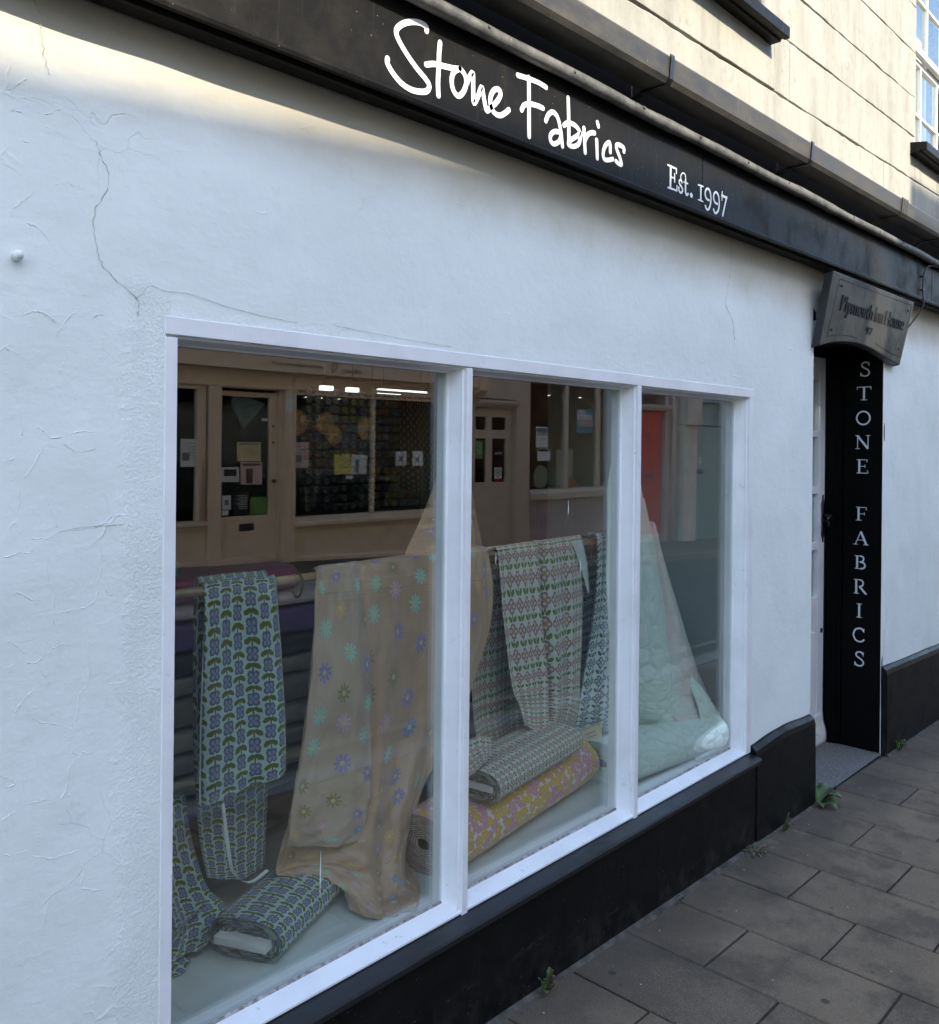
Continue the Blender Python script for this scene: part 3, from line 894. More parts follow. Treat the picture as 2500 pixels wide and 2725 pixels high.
# lifted paint creases on the left of the wall
CREASE = [
    [(0.571, 1.813), (0.585, 1.821), (0.599, 1.823), (0.614, 1.814), (0.631, 1.804)],
    [(0.628, 1.782), (0.636, 1.797), (0.647, 1.815), (0.664, 1.833)],
    [(0.692, 1.822), (0.705, 1.830), (0.714, 1.828)],
    [(0.540, 1.758), (0.553, 1.751), (0.572, 1.744)],
    [(0.635, 1.719), (0.642, 1.731), (0.646, 1.753)],
    [(0.561, 1.697), (0.566, 1.670), (0.572, 1.632), (0.574, 1.607)],
    [(0.596, 1.624), (0.608, 1.617), (0.621, 1.604), (0.641, 1.607)],
    [(0.648, 1.610), (0.675, 1.616), (0.709, 1.615)],
    [(0.538, 1.567), (0.550, 1.564), (0.566, 1.571)],
    [(0.576, 1.532), (0.590, 1.551), (0.609, 1.592)],
    [(0.565, 1.535), (0.571, 1.500), (0.565, 1.460)],
    [(0.613, 1.502), (0.625, 1.476), (0.634, 1.446)],
    [(0.635, 1.439), (0.657, 1.442), (0.675, 1.439), (0.699, 1.445), (0.737, 1.444), (0.761, 1.448)],
    [(0.537, 1.406), (0.553, 1.402), (0.572, 1.408), (0.590, 1.406), (0.593, 1.428), (0.619, 1.428), (0.634, 1.437)],
    [(0.616, 1.418), (0.619, 1.362), (0.628, 1.329), (0.631, 1.272)],
    [(0.563, 1.342), (0.576, 1.336), (0.593, 1.323), (0.611, 1.323)],
    [(0.635, 1.295), (0.662, 1.297), (0.689, 1.300), (0.704, 1.315), (0.711, 1.363), (0.710, 1.415)],
    [(0.782, 1.410), (0.800, 1.418)],
    [(0.723, 1.331), (0.726, 1.317), (0.745, 1.316)],
    [(0.548, 1.261), (0.566, 1.250), (0.583, 1.232)],
    [(0.578, 1.219), (0.600, 1.215), (0.619, 1.228), (0.639, 1.238), (0.658, 1.236)],
    [(0.602, 1.213), (0.609, 1.197), (0.624, 1.174)],
    [(0.604, 1.173), (0.584, 1.158), (0.568, 1.138), (0.558, 1.108)],
    [(0.593, 1.121), (0.615, 1.107), (0.660, 1.092), (0.672, 1.110), (0.675, 1.144), (0.691, 1.165), (0.688, 1.234)],
    [(0.660, 1.092), (0.663, 1.075), (0.658, 1.062), (0.667, 1.039), (0.678, 1.033), (0.659, 1.018), (0.652, 0.979), (0.642, 0.965)],
    [(0.678, 1.040), (0.700, 1.031)],
    [(0.652, 0.977), (0.663, 0.958), (0.678, 0.902)],
    [(0.534, 1.042), (0.549, 1.030), (0.568, 1.013), (0.545, 1.012)],
    [(0.587, 1.026), (0.579, 1.004), (0.574, 0.978)],
    [(0.585, 0.974), (0.607, 0.971), (0.614, 0.974), (0.640, 0.962)],
    [(0.533, 0.939), (0.546, 0.956), (0.571, 0.967)],
    [(0.544, 0.906), (0.559, 0.893), (0.591, 0.893)],
    [(0.594, 0.882), (0.629, 0.865), (0.652, 0.863), (0.681, 0.863)],
    [(0.673, 0.859), (0.686, 0.823), (0.682, 0.794), (0.719, 0.776)],
    [(0.625, 0.791), (0.617, 0.755), (0.606, 0.693)],
    [(0.723, 0.972), (0.767, 0.978)],
    [(0.752, 0.958), (0.824, 0.975)],
    [(0.726, 1.152), (0.785, 1.147)],
    [(0.544, 2.190), (0.564, 2.209), (0.575, 2.221)],
    [(0.568, 2.186), (0.593, 2.184)],
    [(0.544, 2.155), (0.560, 2.161), (0.580, 2.153)],
    [(0.569, 2.112), (0.594, 2.112)],
    [(0.583, 2.169), (0.610, 2.169), (0.641, 2.192)],
    [(0.603, 2.148), (0.620, 2.145), (0.641, 2.136)],
    [(0.548, 1.961), (0.554, 1.989), (0.572, 2.010), (0.592, 2.031)],
    [(0.624, 2.046), (0.635, 2.058)],
    [(0.647, 2.058), (0.658, 2.053)],
    [(0.573, 1.973), (0.598, 1.967), (0.621, 1.939)],
    [(0.576, 1.815), (0.600, 1.823), (0.634, 1.805)],
]
def wall_y(x, z):
    return mnoise.noise(Vector((x * 2.2, 1.3, z * 2.2))) * 0.007 + mnoise.noise(Vector((x * 7, 5.3, z * 7))) * 0.003 - 0.001
for c in CREASE:
    pts, rad = [], []
    sp_ = smooth_path([(a, 0, b) for a, b in c], 8)
    for i, q in enumerate(sp_):
        x_, z_ = q.x + random.uniform(-.0012, .0012), q.z + random.uniform(-.0012, .0012)
        pts.append((x_, wall_y(x_, z_) * min(1, max(0, .835 - x_) / .06) + .0004, z_))
        rad.append((.0006 + .0013 * random.random() ** 2) * min(1, .35 + .25 * min(i, len(sp_) - 1 - i)))
    MB().tube(pts, rad, 6).build('paint_crease', MT['white_render'], shop, smooth=True)
# painted-over fixing peg
MB().tube([(0.56, 0.0, 1.912), (0.56, -0.016, 1.913), (0.56, -0.022, 1.913)], [0.0085, 0.0085, 0.005], 12).build('wall_peg', MT['white_render'], shop, smooth=True)

# ---- plinth and sill
def prof_x(name, mat, parent, prof, x0, x1, zf=lambda x: 0.0, n=1, smooth=False, **p):
    """profile (y, z) run along the wall"""
    mb = MB()
    m = len(prof)
    b = 0
    for i in range(n + 1):
        x = x0 + (x1 - x0) * i / n
        mb.v += [(x, q[0], q[1] + zf(x)) for q in prof]
    for i in range(n):
        for k in range(m):
            k2 = (k + 1) % m
            mb.f.append((i * m + k, (i + 1) * m + k, (i + 1) * m + k2, i * m + k2)); mb.uv.append([(0, 0)] * 4); mb.mi.append(0)
    mb.f.append(tuple(range(m))); mb.uv.append([(0, 0)] * m); mb.mi.append(0)
    mb.f.append(tuple(n * m + k for k in range(m))[::-1]); mb.uv.append([(0, 0)] * m); mb.mi.append(0)
    return mb.build(name, mat, parent, smooth=smooth, **p)
prof_x('plinth', MT['black_paint'], shop, [(-.030, -.6), (-.030, .322), (-.024, .330), (.03, .330), (.03, -.6)], -6, 3.382)
prof_x('plinth', MT['black_paint'], shop, [(-.034, -.6), (-.036, .10), (-.033, .355), (-.027, .375), (-.012, .391), (.01, .395), (.03, .395), (.03, -.6)], 3.386, 3.985, lambda x: .008 * math.sin(x * 9), 12)
prof_x('plinth', MT['black_paint'], shop, [(-.034, -.8), (-.036, .10), (-.033, .385), (-.026, .408), (-.010, .421), (.01, .425), (.03, .425), (.03, -.8)], 4.962, 14, lambda x: -.040 * (x - 5.0), 40)
prof_x('window_ledge', MT['black_sill'], shop, [(-.054, .3315), (-.056, .346), (-.052, .352), (.0, .3585), (.02, .3585), (.02, .3315)], .79, 3.376)
prof_x('ledge_gap', MT['gap_dark'], shop, [(-.0005, .3588), (-.0005, .3612), (.02, .3612), (.02, .3588)], .86, 3.348)

# ---- shop window joinery
frame = prof_x('shop_window', MT['white_gloss'], shop, [(-.004, 1.838), (-.004, 1.803), (.006, 1.802), (.008, 1.797), (.016, 1.796), (.05, 1.791), (.052, 1.7875), (.0575, 1.7875), (.0575, 1.838)], .833, 3.387, lambda x: .0045 - .0030 * (x - .9), 1, bevel=.0015)
def stile(name, prof, z0, z1):
    return MB().extrude(prof, lambda p, t: (p[0], p[1], t), z0, z1).build(name, MT['white_gloss'], frame, bevel=.0015)
stile('stile', [(.833, -.0035), (.8585, -.0035), (.8585, .006), (.863, .008), (.865, .016), (.874, .05), (.879, .052), (.879, .089), (.833, .089)], .361, 1.8025)
stile('stile', [(3.387, -.0035), (3.3485, -.0035), (3.3485, .006), (3.343, .008), (3.342, .016), (3.331, .05), (3.326, .052), (3.326, .089), (3.387, .089)], .361, 1.8025)
for xc in (1.693, 2.527):
    hw = [(.011, -.0045), (.011, .006), (.016, .008), (.0165, .016), (.024, .05), (.029, .052), (.029, .089)]
    stile('mullion', [(xc - a, b) for a, b in hw] + [(xc + a, b) for a, b in hw[::-1]], .352, 1.8022)
prof_x('sill', MT['white_sill'], frame, [(-.0025, .3615), (-.0025, .3665), (.051, .3775), (.056, .3740), (.09, .3740), (.09, .3615)], .859, 3.3483)
for a, b in ((.876, 1.667), (1.719, 2.501), (2.553, 3.329)):
    MB().box(a, b, .058, .064, .372, 1.800).build('pane', MT['shop_glass'], frame)
    mb = MB()
    n = 60
    mb.grid(lambda u, v: (a + (b - a) * u, .0515 + .006 * v, .3772 + (.0045 + .0022 * mnoise.noise(Vector((u * 60, a, 0)))) * v), n, 2)
    mb.build('putty_bead', MT['putty'], frame, smooth=True)

for x_, za, zb in ((1.2645, .646, .548), (1.875, 1.294, 1.26), (2.217, 1.428, 1.381), (2.284, 1.238, 1.184)):  # small white scratch marks on the glass
    MB().tube([(x_, .0572, za), (x_ - .0006, .0570, (za + zb) / 2), (x_ - .0012, .0572, zb)], [.0003, .0010, .0006], 5).build('glass_scratch', MT['letter_white'], frame)

# ---- display bay and room behind
box('display_floor', MT['display_board'], shop, .62, 3.66, .066, 1.25, .34, .3715, .002)
box('bay_side', MT['display_board'], shop, 3.64, 3.67, .095, 1.25, .3717, 2.2, .002)
box('bay_side', MT['display_board'], shop, .60, .63, .095, .9, .3717, 2.2, .002)
rm = MB()
X0, X1, Y1, Z0, Z1 = -5.5, 13.5, 4.6, -.85, 2.34
rm.face([(X0, Y1, Z0), (X1, Y1, Z0), (X1, Y1, Z1), (X0, Y1, Z1)])
rm.face([(X0, .02, Z0), (X0, Y1, Z0), (X0, Y1, Z1), (X0, .02, Z1)])
rm.face([(X1, .02, Z0), (X1, Y1, Z0), (X1, Y1, Z1), (X1, .02, Z1)])
rm.build('interior_wall', MT['room_wall'], shop)
MB().face([(X0, .02, Z1), (X1, .02, Z1), (X1, Y1, Z1), (X0, Y1, Z1)]).build('ceiling', MT['room_wall'], shop)
MB().face([(X0, .02, -.35), (X1, .02, -.35), (X1, Y1, -.35), (X0, Y1, -.35)]).build('shop_floor', MT['room_wood'], shop)

# ---- doorway: black lettered reveal, black frame, white glazed door
dw = MB()
dw.box(4.9495, 4.99, .0006, .205, -.12, 2.16)
rev = dw.build('door_reveal', MT['black_door'], shop, bevel=.003)
prof = [(4.952, .207), (4.944, .209), (4.944, .226), (4.936, .232), (4.936, .250), (4.929, .256), (4.929, .272), (4.938, .276), (4.938, .296), (4.99, .296), (4.99, .207)]
MB().extrude(prof, lambda p, t: (p[0], p[1], t), -.1, 2.15).build('door_frame', MT['black_door'], shop)
MB().box(4.0, 4.95, .002, .40, 2.135, 2.3).box(3.96, 3.998, .01, .4, -.1, 2.3).box(3.998, 4.06, .25, .40, -.1, 2.134).build('door_head', MT['black_door'], shop)
# serif capitals painted down the reveal
G = {
 'S': (.62, [(.10, [(.60, .80), (.50, .95), (.30, .975), (.13, .86), (.15, .68), (.34, .56), (.54, .42), (.62, .24), (.50, .06), (.28, .02), (.10, .10), (.05, .22)], 1), (.035, [(.60, .70), (.61, .99)], 0), (.035, [(.03, .01), (.04, .30)], 0)]),
 'T': (1.0, [(.14, [(.5, 0), (.5, .97)], 0), (.055, [(.02, .97), (.98, .97)], 0), (.045, [(.02, .78), (.02, .98)], 0), (.045, [(.98, .78), (.98, .98)], 0), (.04, [(.28, .02), (.72, .02)], 0)]),
 'O': (1.05, [(.11, [(.52 + .45 * math.cos(a), .49 + .47 * math.sin(a)) for a in [2 * PI * k / 20 for k in range(21)]], 0)]),
 'N': (1.05, [(.055, [(.16, 0), (.16, .97)], 0), (.15, [(.14, .96), (.88, .03)], 0), (.055, [(.88, .97), (.88, .02)], 0), (.04, [(.0, .97), (.26, .97)], 0), (.04, [(.02, .02), (.32, .02)], 0), (.04, [(.74, .97), (1.03, .97)], 0)]),
 'E': (.80, [(.14, [(.20, 0), (.20, .98)], 0), (.05, [(.03, .97), (.74, .97)], 0), (.05, [(.03, .025), (.78, .025)], 0), (.045, [(.2, .51), (.60, .51)], 0), (.045, [(.73, .80), (.74, .97)], 0), (.045, [(.76, .22), (.80, .02)], 0), (.04, [(.60, .41), (.60, .62)], 0)]),
 'F': (.78, [(.14, [(.20, 0), (.20, .98)], 0), (.05, [(.03, .97), (.74, .97)], 0), (.045, [(.2, .50), (.60, .50)], 0), (.045, [(.73, .78), (.74, .97)], 0), (.04, [(.60, .40), (.60, .61)], 0), (.04, [(.02, .02), (.42, .02)], 0)]),
 'A': (1.05, [(.055, [(.52, .97), (.16, .02)], 0), (.15, [(.52, .99), (.90, .02)], 0), (.045, [(.30, .35), (.72, .35)], 0), (.04, [(.0, .02), (.32, .02)], 0), (.04, [(.70, .02), (1.06, .02)], 0)]),
 'B': (.82, [(.14, [(.20, 0), (.20, .98)], 0), (.045, [(.03, .97), (.45, .97)], 0), (.045, [(.03, .025), (.45, .025)], 0), (.10, [(.40, .965), (.60, .92), (.66, .77), (.60, .60), (.42, .53)], 1), (.11, [(.42, .52), (.66, .47), (.76, .28), (.66, .09), (.42, .03)], 1), (.04, [(.2, .525), (.45, .525)], 0)]),
 'R': (.95, [(.14, [(.20, 0), (.20, .98)], 0), (.045, [(.03, .97), (.45, .97)], 0), (.10, [(.40, .965), (.62, .92), (.70, .75), (.62, .56), (.40, .49)], 1), (.13, [(.46, .48), (.90, .03)], 0), (.04, [(.02, .02), (.40, .02)], 0), (.04, [(.84, .02), (.98, .02)], 0)]),
 'I': (.45, [(.14, [(.22, 0), (.22, .98)], 0), (.04, [(.02, .975), (.42, .975)], 0), (.04, [(.02, .02), (.42, .02)], 0)]),
 'C': (.92, [(.11, [(.82, .78), (.70, .93), (.48, .97), (.22, .86), (.08, .60), (.08, .38), (.22, .12), (.48, .02), (.72, .07), (.86, .22)], 1), (.04, [(.84, .70), (.84, .99)], 0)]),
}
PANEL = [('S', .119, .071, 2.070, 1.992), ('T', .135, .060, 1.936, 1.862), ('O', .140, .059, 1.804, 1.728), ('N', .141, .061, 1.672, 1.596), ('E', .134, .073, 1.540, 1.463),
         ('F', .135, .076, 1.280, 1.206), ('A', .148, .066, 1.147, 1.074), ('B', .140, .079, 1.015, .941), ('R', .143, .074, .885, .806), ('I', .128, .095, .753, .676), ('C', .145, .080, .620, .544), ('S', .135, .087, .491, .412)]
for ch, ya, yb, za, zb in PANEL:
    w, strokes = G[ch]
    mb = MB()
    for k, (sw, pts, cv) in enumerate(strokes):
        kx, kz = (ya - yb) / w, (za - zb)
        ribbon(mb, [(u * kx, v * kz) for u, v in pts], sw * .076, lambda u, v, dd: (4.9495 - dd, ya - u, zb + v), .0008 + .0002 * k, False, bool(cv))
    mb.build('letter', MT['letter_silver'], rev)
# the door
dm = MB()
Y0, Y1d = .300, .344
XL, XR = 4.06, 4.937
dm.box(4.850, XR, Y0, Y1d, .0, 2.10)
dm.box(XL, 4.15, Y0, Y1d, .0, 2.10)
rows = [(1.384, 1.66), (1.693, 1.969), (1.080, 1.348), (.776, 1.039)]
bars = [(1.969, 2.10), (1.660, 1.693), (1.348, 1.384), (1.039, 1.080), (.0, .776)]
for a, b in bars:
    dm.box(4.1502, 4.8498, Y0 + .001, Y1d - .001, a, b)
door = dm.build('door', MT['white_gloss'], shop, bevel=.002)
for a, b in rows:
    box('pane', MT['far_glass'], door, 4.152, 4.848, .322, .326, a + .001, b - .001, 0)
MB().box(4.19, 4.81, .292, .300, .10, .591).build('panel', MT['white_gloss'], door, bevel=.006)
wb = MB()
wb.grid(lambda u, v: (4.06 + .875 * u, .299 - .022 * min(1, v * 1.6) ** 2 - .004 * mnoise.noise(Vector((u * 30, v * 9, 0))), .13 - .165 * v + .004 * mnoise.noise(Vector((u * 20, 4, v * 6)))), 40, 8)
wb.build('weather_board', MT['white_flaky'], door, smooth=True, solid=.004)
hd = MB()
hd.extrude([(-.011, -.06), (-.014, -.02), (-.017, .0), (-.014, .05), (-.020, .085), (-.008, .10), (0, .135), (.008, .10), (.020, .085), (.014, .05), (.017, .0), (.014, -.02), (.011, -.06), (.018, -.085), (.008, -.10), (0, -.13), (-.008, -.10), (-.018, -.085)], lambda p, t: (4.905 + p[0], t, 1.205 + p[1]), .300, .293)
hd.tube([(4.905, .295, 1.225), (4.905, .262, 1.225), (4.90, .25, 1.224), (4.87, .246, 1.218), (4.835, .247, 1.210)], [.010, .009, .009, .007, .009], 10)
hd.tube([(4.905, .295, 1.195), (4.905, .275, 1.195), (4.905, .265, 1.188), (4.905, .262, 1.165)], [.006, .006, .006, .008], 8)
hd.build('handle', MT['iron_black'], door, smooth=True)
MB().tube([(4.905, .301, .585), (4.905, .296, .585)], .013, 16).build('lock', MT['iron_black'], door)
# granite step
st = MB()
st.grid(lambda u, v: (4.003 + .944 * u, -.012 + .33 * v, gz(4.5) + .002 - .012 * (u - .5) + .002 * mnoise.noise(Vector((u * 14, v * 8, 0)))), 30, 12)
stp = st.build('doorstep', MT['granite_step'], shop, smooth=True)
box('step_edge', MT['mortar_edge'], shop, 4.0, 4.95, .12, .36, -.2, gz(4.5) - .004, .004) if False else None

# ---- upper floor
MB().box(-6, 14, .014, .30, 2.701, 3.30).box(-6, 2.40, .014, .30, 3.302, 8.6).box(3.45, 5.46, .014, .30, 3.302, 8.6).box(6.76, 14, .014, .30, 3.302, 8.6).box(2.402, 3.448, .014, .30, 4.7, 8.6).box(5.462, 6.758, .014, .30, 4.75, 8.6).build('upper_wall', MT['stucco_joint'], shop)  # wall and courses carried far above view to bounce sun across the street
Ls = [lambda x: 2.705, lambda x: 3.06 + .03 * (x - 2.4), lambda x: 3.353 + .027 * (x - 3.66), lambda x: 3.61 + .028 * (x - 4.9), lambda x: 3.862 + .03 * (x - 4.65)]
for k in range(5, 24):
    Ls.append(lambda x, k=k: 3.862 + .262 * (k - 4) + .03 * (x - 4.65))
def stucco(x0, x1, f0, f1, out):
    n = max(4, int((x1 - x0) / .05))
    seed = random.random() * 100
    j = .006
    us = [0, .002 / (x1 - x0), .007 / (x1 - x0)] + [k / n for k in range(1, n)] + [1 - .007 / (x1 - x0), 1 - .002 / (x1 - x0), 1]
    vs_ = [0, .006, .022, .2, .35, .5, .65, .8, .978, .994, 1]
    def pt(u, v):
        iu, iv = round(u * (len(us) - 1)), round(v * (len(vs_) - 1))
        u, v = us[iu], vs_[iv]
        x = x0 + j * .4 + (x1 - x0 - j * .8) * u
        a, b = f0(x) + j * (.5 + .9 * mnoise.noise(Vector((x * 14, seed, 0)))), f1(x) - j * (.4 + .9 * mnoise.noise(Vector((x * 14, seed, 5))))
        z = a + (b - a) * v
        e = min({0: 0}.get(min(iu, len(us) - 1 - iu), 1), {0: 0}.get(min(iv, len(vs_) - 1 - iv), 1))
        y = .016 - (.018 + out) * e - .0045 * mnoise.noise(Vector((x * 4, seed, z * 5))) - .0015 * mnoise.noise(Vector((x * 17, seed, z * 17)))
        return (x, y, z)
    MB().grid(pt, len(us) - 1, len(vs_) - 1).build('render_block', MT['old_stucco'], shop, smooth=True)
stucco(-5, 1.0, Ls[0], Ls[1], 0); stucco(1.0, 4.92, Ls[0], Ls[1], 0); stucco(4.92, 8.5, Ls[0], Ls[1], 0)
stucco(-5, .6, Ls[1], Ls[2], 0); stucco(.6, 3.545, Ls[1], Ls[2], .006); stucco(3.545, 3.70, Ls[1], Ls[2], 0); stucco(3.70, 5.455, Ls[1], Ls[2], 0); stucco(5.455, 8.5, Ls[1], lambda x: 3.31, .002)
for k in range(2, 21):
    stucco(-5, .2, Ls[k], Ls[k + 1], 0); stucco(.2, 2.40, Ls[k], Ls[k + 1], 0); stucco(3.45, 5.455, Ls[k], Ls[k + 1], 0); stucco(6.77, 8.5, Ls[k], Ls[k + 1], 0)
def sash(x0, x1, z0, z1, zm, cols, rws, y, hang=None):
    """two-sash window: part with its bars and panes"""
    f = MB()
    f.box(x0, x0 + .05, y - .03, y + .06, z0, z1).box(x1 - .05, x1, y - .03, y + .06, z0, z1).box(x0 + .05, x1 - .05, y - .03, y + .06, z1 - .05, z1)
    w = f.build('sash_window', MT['white_flaky'], shop, bevel=.003)
    for lo, (a, b, yy) in enumerate(((z0, zm, y + .022), (zm, z1 - .05, y - .012))):
        s = MB()
        xa, xb = x0 + .05, x1 - .05
        s.box(xa, xa + .035, yy, yy + .03, a, b).box(xb - .035, xb, yy, yy + .03, a, b).box(xa + .035, xb - .035, yy, yy + .03, a, a + .04).box(xa + .035, xb - .035, yy, yy + .03, b - .035, b)
        s.build('sash', MT['white_flaky'], w, bevel=.003)
        for k in range(1, cols):
            xc = xa + .035 + (xb - xa - .07) * k / cols
            box('glazing_bar', MT['white_flaky'], w, xc - .009, xc + .009, yy - .002, yy + .028, a + .0405, b - .0355, .002)
        for k in range(1, rws):
            zc = a + .04 + (b - a - .075) * k / rws
            box('glazing_bar', MT['white_flaky'], w, xa + .036, xb - .036, yy + .001, yy + .026, zc - .009, zc + .009, .002)
        for i in range(cols):
            for k in range(rws):
                pa, pb = xa + .035 + (xb - xa - .07) * i / cols + .008, xa + .035 + (xb - xa - .07) * (i + 1) / cols - .008
                qa, qb = a + .04 + (b - a - .075) * k / rws + .008, a + .04 + (b - a - .075) * (k + 1) / rws - .008
                t = random.uniform(-.004, .004)
                p = MB().hexa([(pa, yy + .012 + t, qa), (pb, yy + .012 - t, qa), (pb, yy + .015 - t, qa), (pa, yy + .015 + t, qa), (pa, yy + .012 + t, qb), (pb, yy + .012 - t, qb), (pb, yy + .015 - t, qb), (pa, yy + .015 + t, qb)])
                p.build('pane', MT['old_glass'], w)
    return w
sash(5.50, 6.72, 3.33, 4.72, 4.02, 3, 2, .085)
sash(2.42, 3.43, 3.34, 4.68, 4.00, 3, 2, .085)
box('curtain', MT['cloth_cream'], shop, 5.4, 6.8, .31, .33, 3.25, 4.85, 0)
box('curtain', MT['cloth_cream'], shop, 2.3, 3.5, .31, .33, 3.25, 4.8, 0)
def ledge(x0, x1):
    o = prof_x('window_ledge', MT['sign_black'], shop, [(-.088, 3.275), (-.088, 3.322), (.0, 3.336), (.07, 3.338), (.07, 3.262), (-.004, 3.262), (-.004, 3.272), (-.05, 3.272), (-.052, 3.281), (-.062, 3.281), (-.064, 3.274)], x0, x1, lambda x: .010 * (x - 3.5), 1, bevel=.003)
ledge(2.35, 3.505)
ledge(5.37, 6.86)
# boards behind the gutter
prof_x('soffit_board', MT['soffit_black'], shop, [(-.058, 2.60), (-.060, 2.79), (-.004, 2.80), (-.004, 2.60)], -6, 14, lambda x: .013 * (x - 2), 1)
# lead flashing dressed over the sign
lp, lr = [], []
xx = -6.0
while xx < 12:
    lp.append((xx, -.108 + .003 * mnoise.noise(Vector((xx * 3, 0, 0))), 2.640 + .0092 * (xx - 2) + .004 * mnoise.noise(Vector((xx * 2.3, 7, 0)))))
    lr.append(.0185 + .0025 * mnoise.noise(Vector((xx * 5, 2, 0))) + (.002 if math.sin(xx * 2.1) > .9 else 0))
    xx += .06
lead = MB().tube(lp, lr, 10).build('lead_flashing', MT['lead'], shop, smooth=True)
prof_x('apron', MT['lead'], lead, [(-.10, 2.634), (-.10, 2.645), (-.0605, 2.668), (-.0605, 2.655)], -6, 12, lambda x: .0092 * (x - 2), 40)
for k in range(14):
    xn = .9 + .36 * k
    zn = 2.640 + .0092 * (xn - 2)
    MB().tube([(xn, -.122, zn + .003), (xn, -.1295, zn + .004)], [.007, .004], 8).build('nail', MT['lead'], lead)

# ---------------------------------------------------------------- fascia sign
sign = thing('fascia_sign', (2.5, -.08, 2.40), 'long black fascia board lettered in white above the shop window', 'sign')
bz = lambda x: 2.400 + .009 * (x - .72)
tz = lambda x: 2.632 + .0088 * (x - 2)
for a, b in ((-6, .42), (.424, 2.797), (2.800, 5.52), (5.523, 12)):
    o = MB().hexa([(a, -.080, bz(a)), (b, -.080, bz(b)), (b, -.003, bz(b)), (a, -.003, bz(a)), (a, -.080, tz(a)), (b, -.080, tz(b)), (b, -.003, tz(b)), (a, -.003, tz(a))]).build('board', MT['sign_black'], sign, bevel=.003)
prof_x('bead', MT['sign_black'], sign, [(-.093, -.010), (-.095, -.002), (-.091, .007), (-.082, .009), (-.0805, .009), (-.0805, -.010)], -6, 12, bz, 40)
prof_x('under_moulding', MT['sign_black'], sign, [(-.070, -.018), (-.070, -.001), (-.010, -.001), (-.010, -.012), (-.05, -.014)], -6, 12, bz, 40)
SCRIPT = [
 [[(1.447, 2.583), (1.446, 2.593), (1.426, 2.595), (1.4, 2.588), (1.374, 2.575), (1.355, 2.558), (1.351, 2.543), (1.363, 2.526), (1.388, 2.504), (1.419, 2.483), (1.448, 2.467), (1.458, 2.455), (1.45, 2.441), (1.429, 2.433), (1.4, 2.429), (1.369, 2.434), (1.342, 2.449), (1.325, 2.466), (1.325, 2.477)]],
 [[(1.493, 2.571), (1.49, 2.545), (1.489, 2.509), (1.487, 2.473), (1.489, 2.442)], [(1.447, 2.503), (1.473, 2.513), (1.503, 2.518), (1.54, 2.524), (1.563, 2.53)]],
 [[(1.563, 2.531), (1.543, 2.517), (1.534, 2.495), (1.539, 2.472), (1.556, 2.461), (1.574, 2.474), (1.586, 2.5), (1.58, 2.521), (1.563, 2.531)]],
 [[(1.586, 2.5), (1.608, 2.535), (1.611, 2.516), (1.612, 2.485), (1.615, 2.46), (1.63, 2.482), (1.643, 2.509), (1.649, 2.494), (1.656, 2.471), (1.663, 2.455), (1.676, 2.464)]],
 [[(1.67, 2.46), (1.701, 2.488), (1.716, 2.511), (1.71, 2.523), (1.692, 2.517), (1.678, 2.496), (1.678, 2.473), (1.692, 2.458), (1.714, 2.457), (1.736, 2.47), (1.75, 2.482)]],
 [[(1.785, 2.584), (1.828, 2.589), (1.871, 2.592), (1.907, 2.589)], [(1.831, 2.594), (1.832, 2.569), (1.833, 2.521), (1.834, 2.473), (1.835, 2.434)], [(1.803, 2.497), (1.815, 2.514), (1.842, 2.524), (1.873, 2.528), (1.895, 2.528)]],
 [[(1.908, 2.497), (1.92, 2.518), (1.939, 2.53), (1.958, 2.524), (1.971, 2.503), (1.979, 2.475), (1.985, 2.446)], [(1.974, 2.483), (1.948, 2.478), (1.93, 2.463), (1.931, 2.447), (1.947, 2.443), (1.97, 2.457), (1.979, 2.475)]],
 [[(2.009, 2.59), (2.011, 2.561), (2.013, 2.52), (2.014, 2.49), (2.015, 2.458)], [(1.991, 2.507), (2.008, 2.519), (2.035, 2.522), (2.055, 2.517), (2.066, 2.505), (2.045, 2.488), (2.017, 2.469), (2.014, 2.458), (2.037, 2.459), (2.061, 2.472), (2.069, 2.492), (2.072, 2.505)]],
 [[(2.087, 2.525), (2.088, 2.509), (2.091, 2.483), (2.094, 2.456)], [(2.09, 2.487), (2.104, 2.509), (2.122, 2.521), (2.14, 2.525)]],
 [[(2.151, 2.507), (2.153, 2.484), (2.155, 2.454)], [(2.154, 2.56), (2.159, 2.55)]],
 [[(2.224, 2.49), (2.223, 2.511), (2.216, 2.517), (2.198, 2.503), (2.187, 2.481), (2.189, 2.464), (2.205, 2.461), (2.238, 2.472)]],
 [[(2.298, 2.51), (2.297, 2.521), (2.275, 2.524), (2.258, 2.52), (2.259, 2.507), (2.274, 2.489), (2.286, 2.468), (2.27, 2.466), (2.255, 2.47)]],
]
lift_n = 0
for g in SCRIPT:
    mb = MB()
    for st_ in g:
        lift_n += 1
        ribbon(mb, st_, .0140, lambda u, v, dd: (u, -.0803 - dd, v), .0010 + .00012 * (lift_n % 9))
    mb.build('letter', MT['letter_white'], sign)
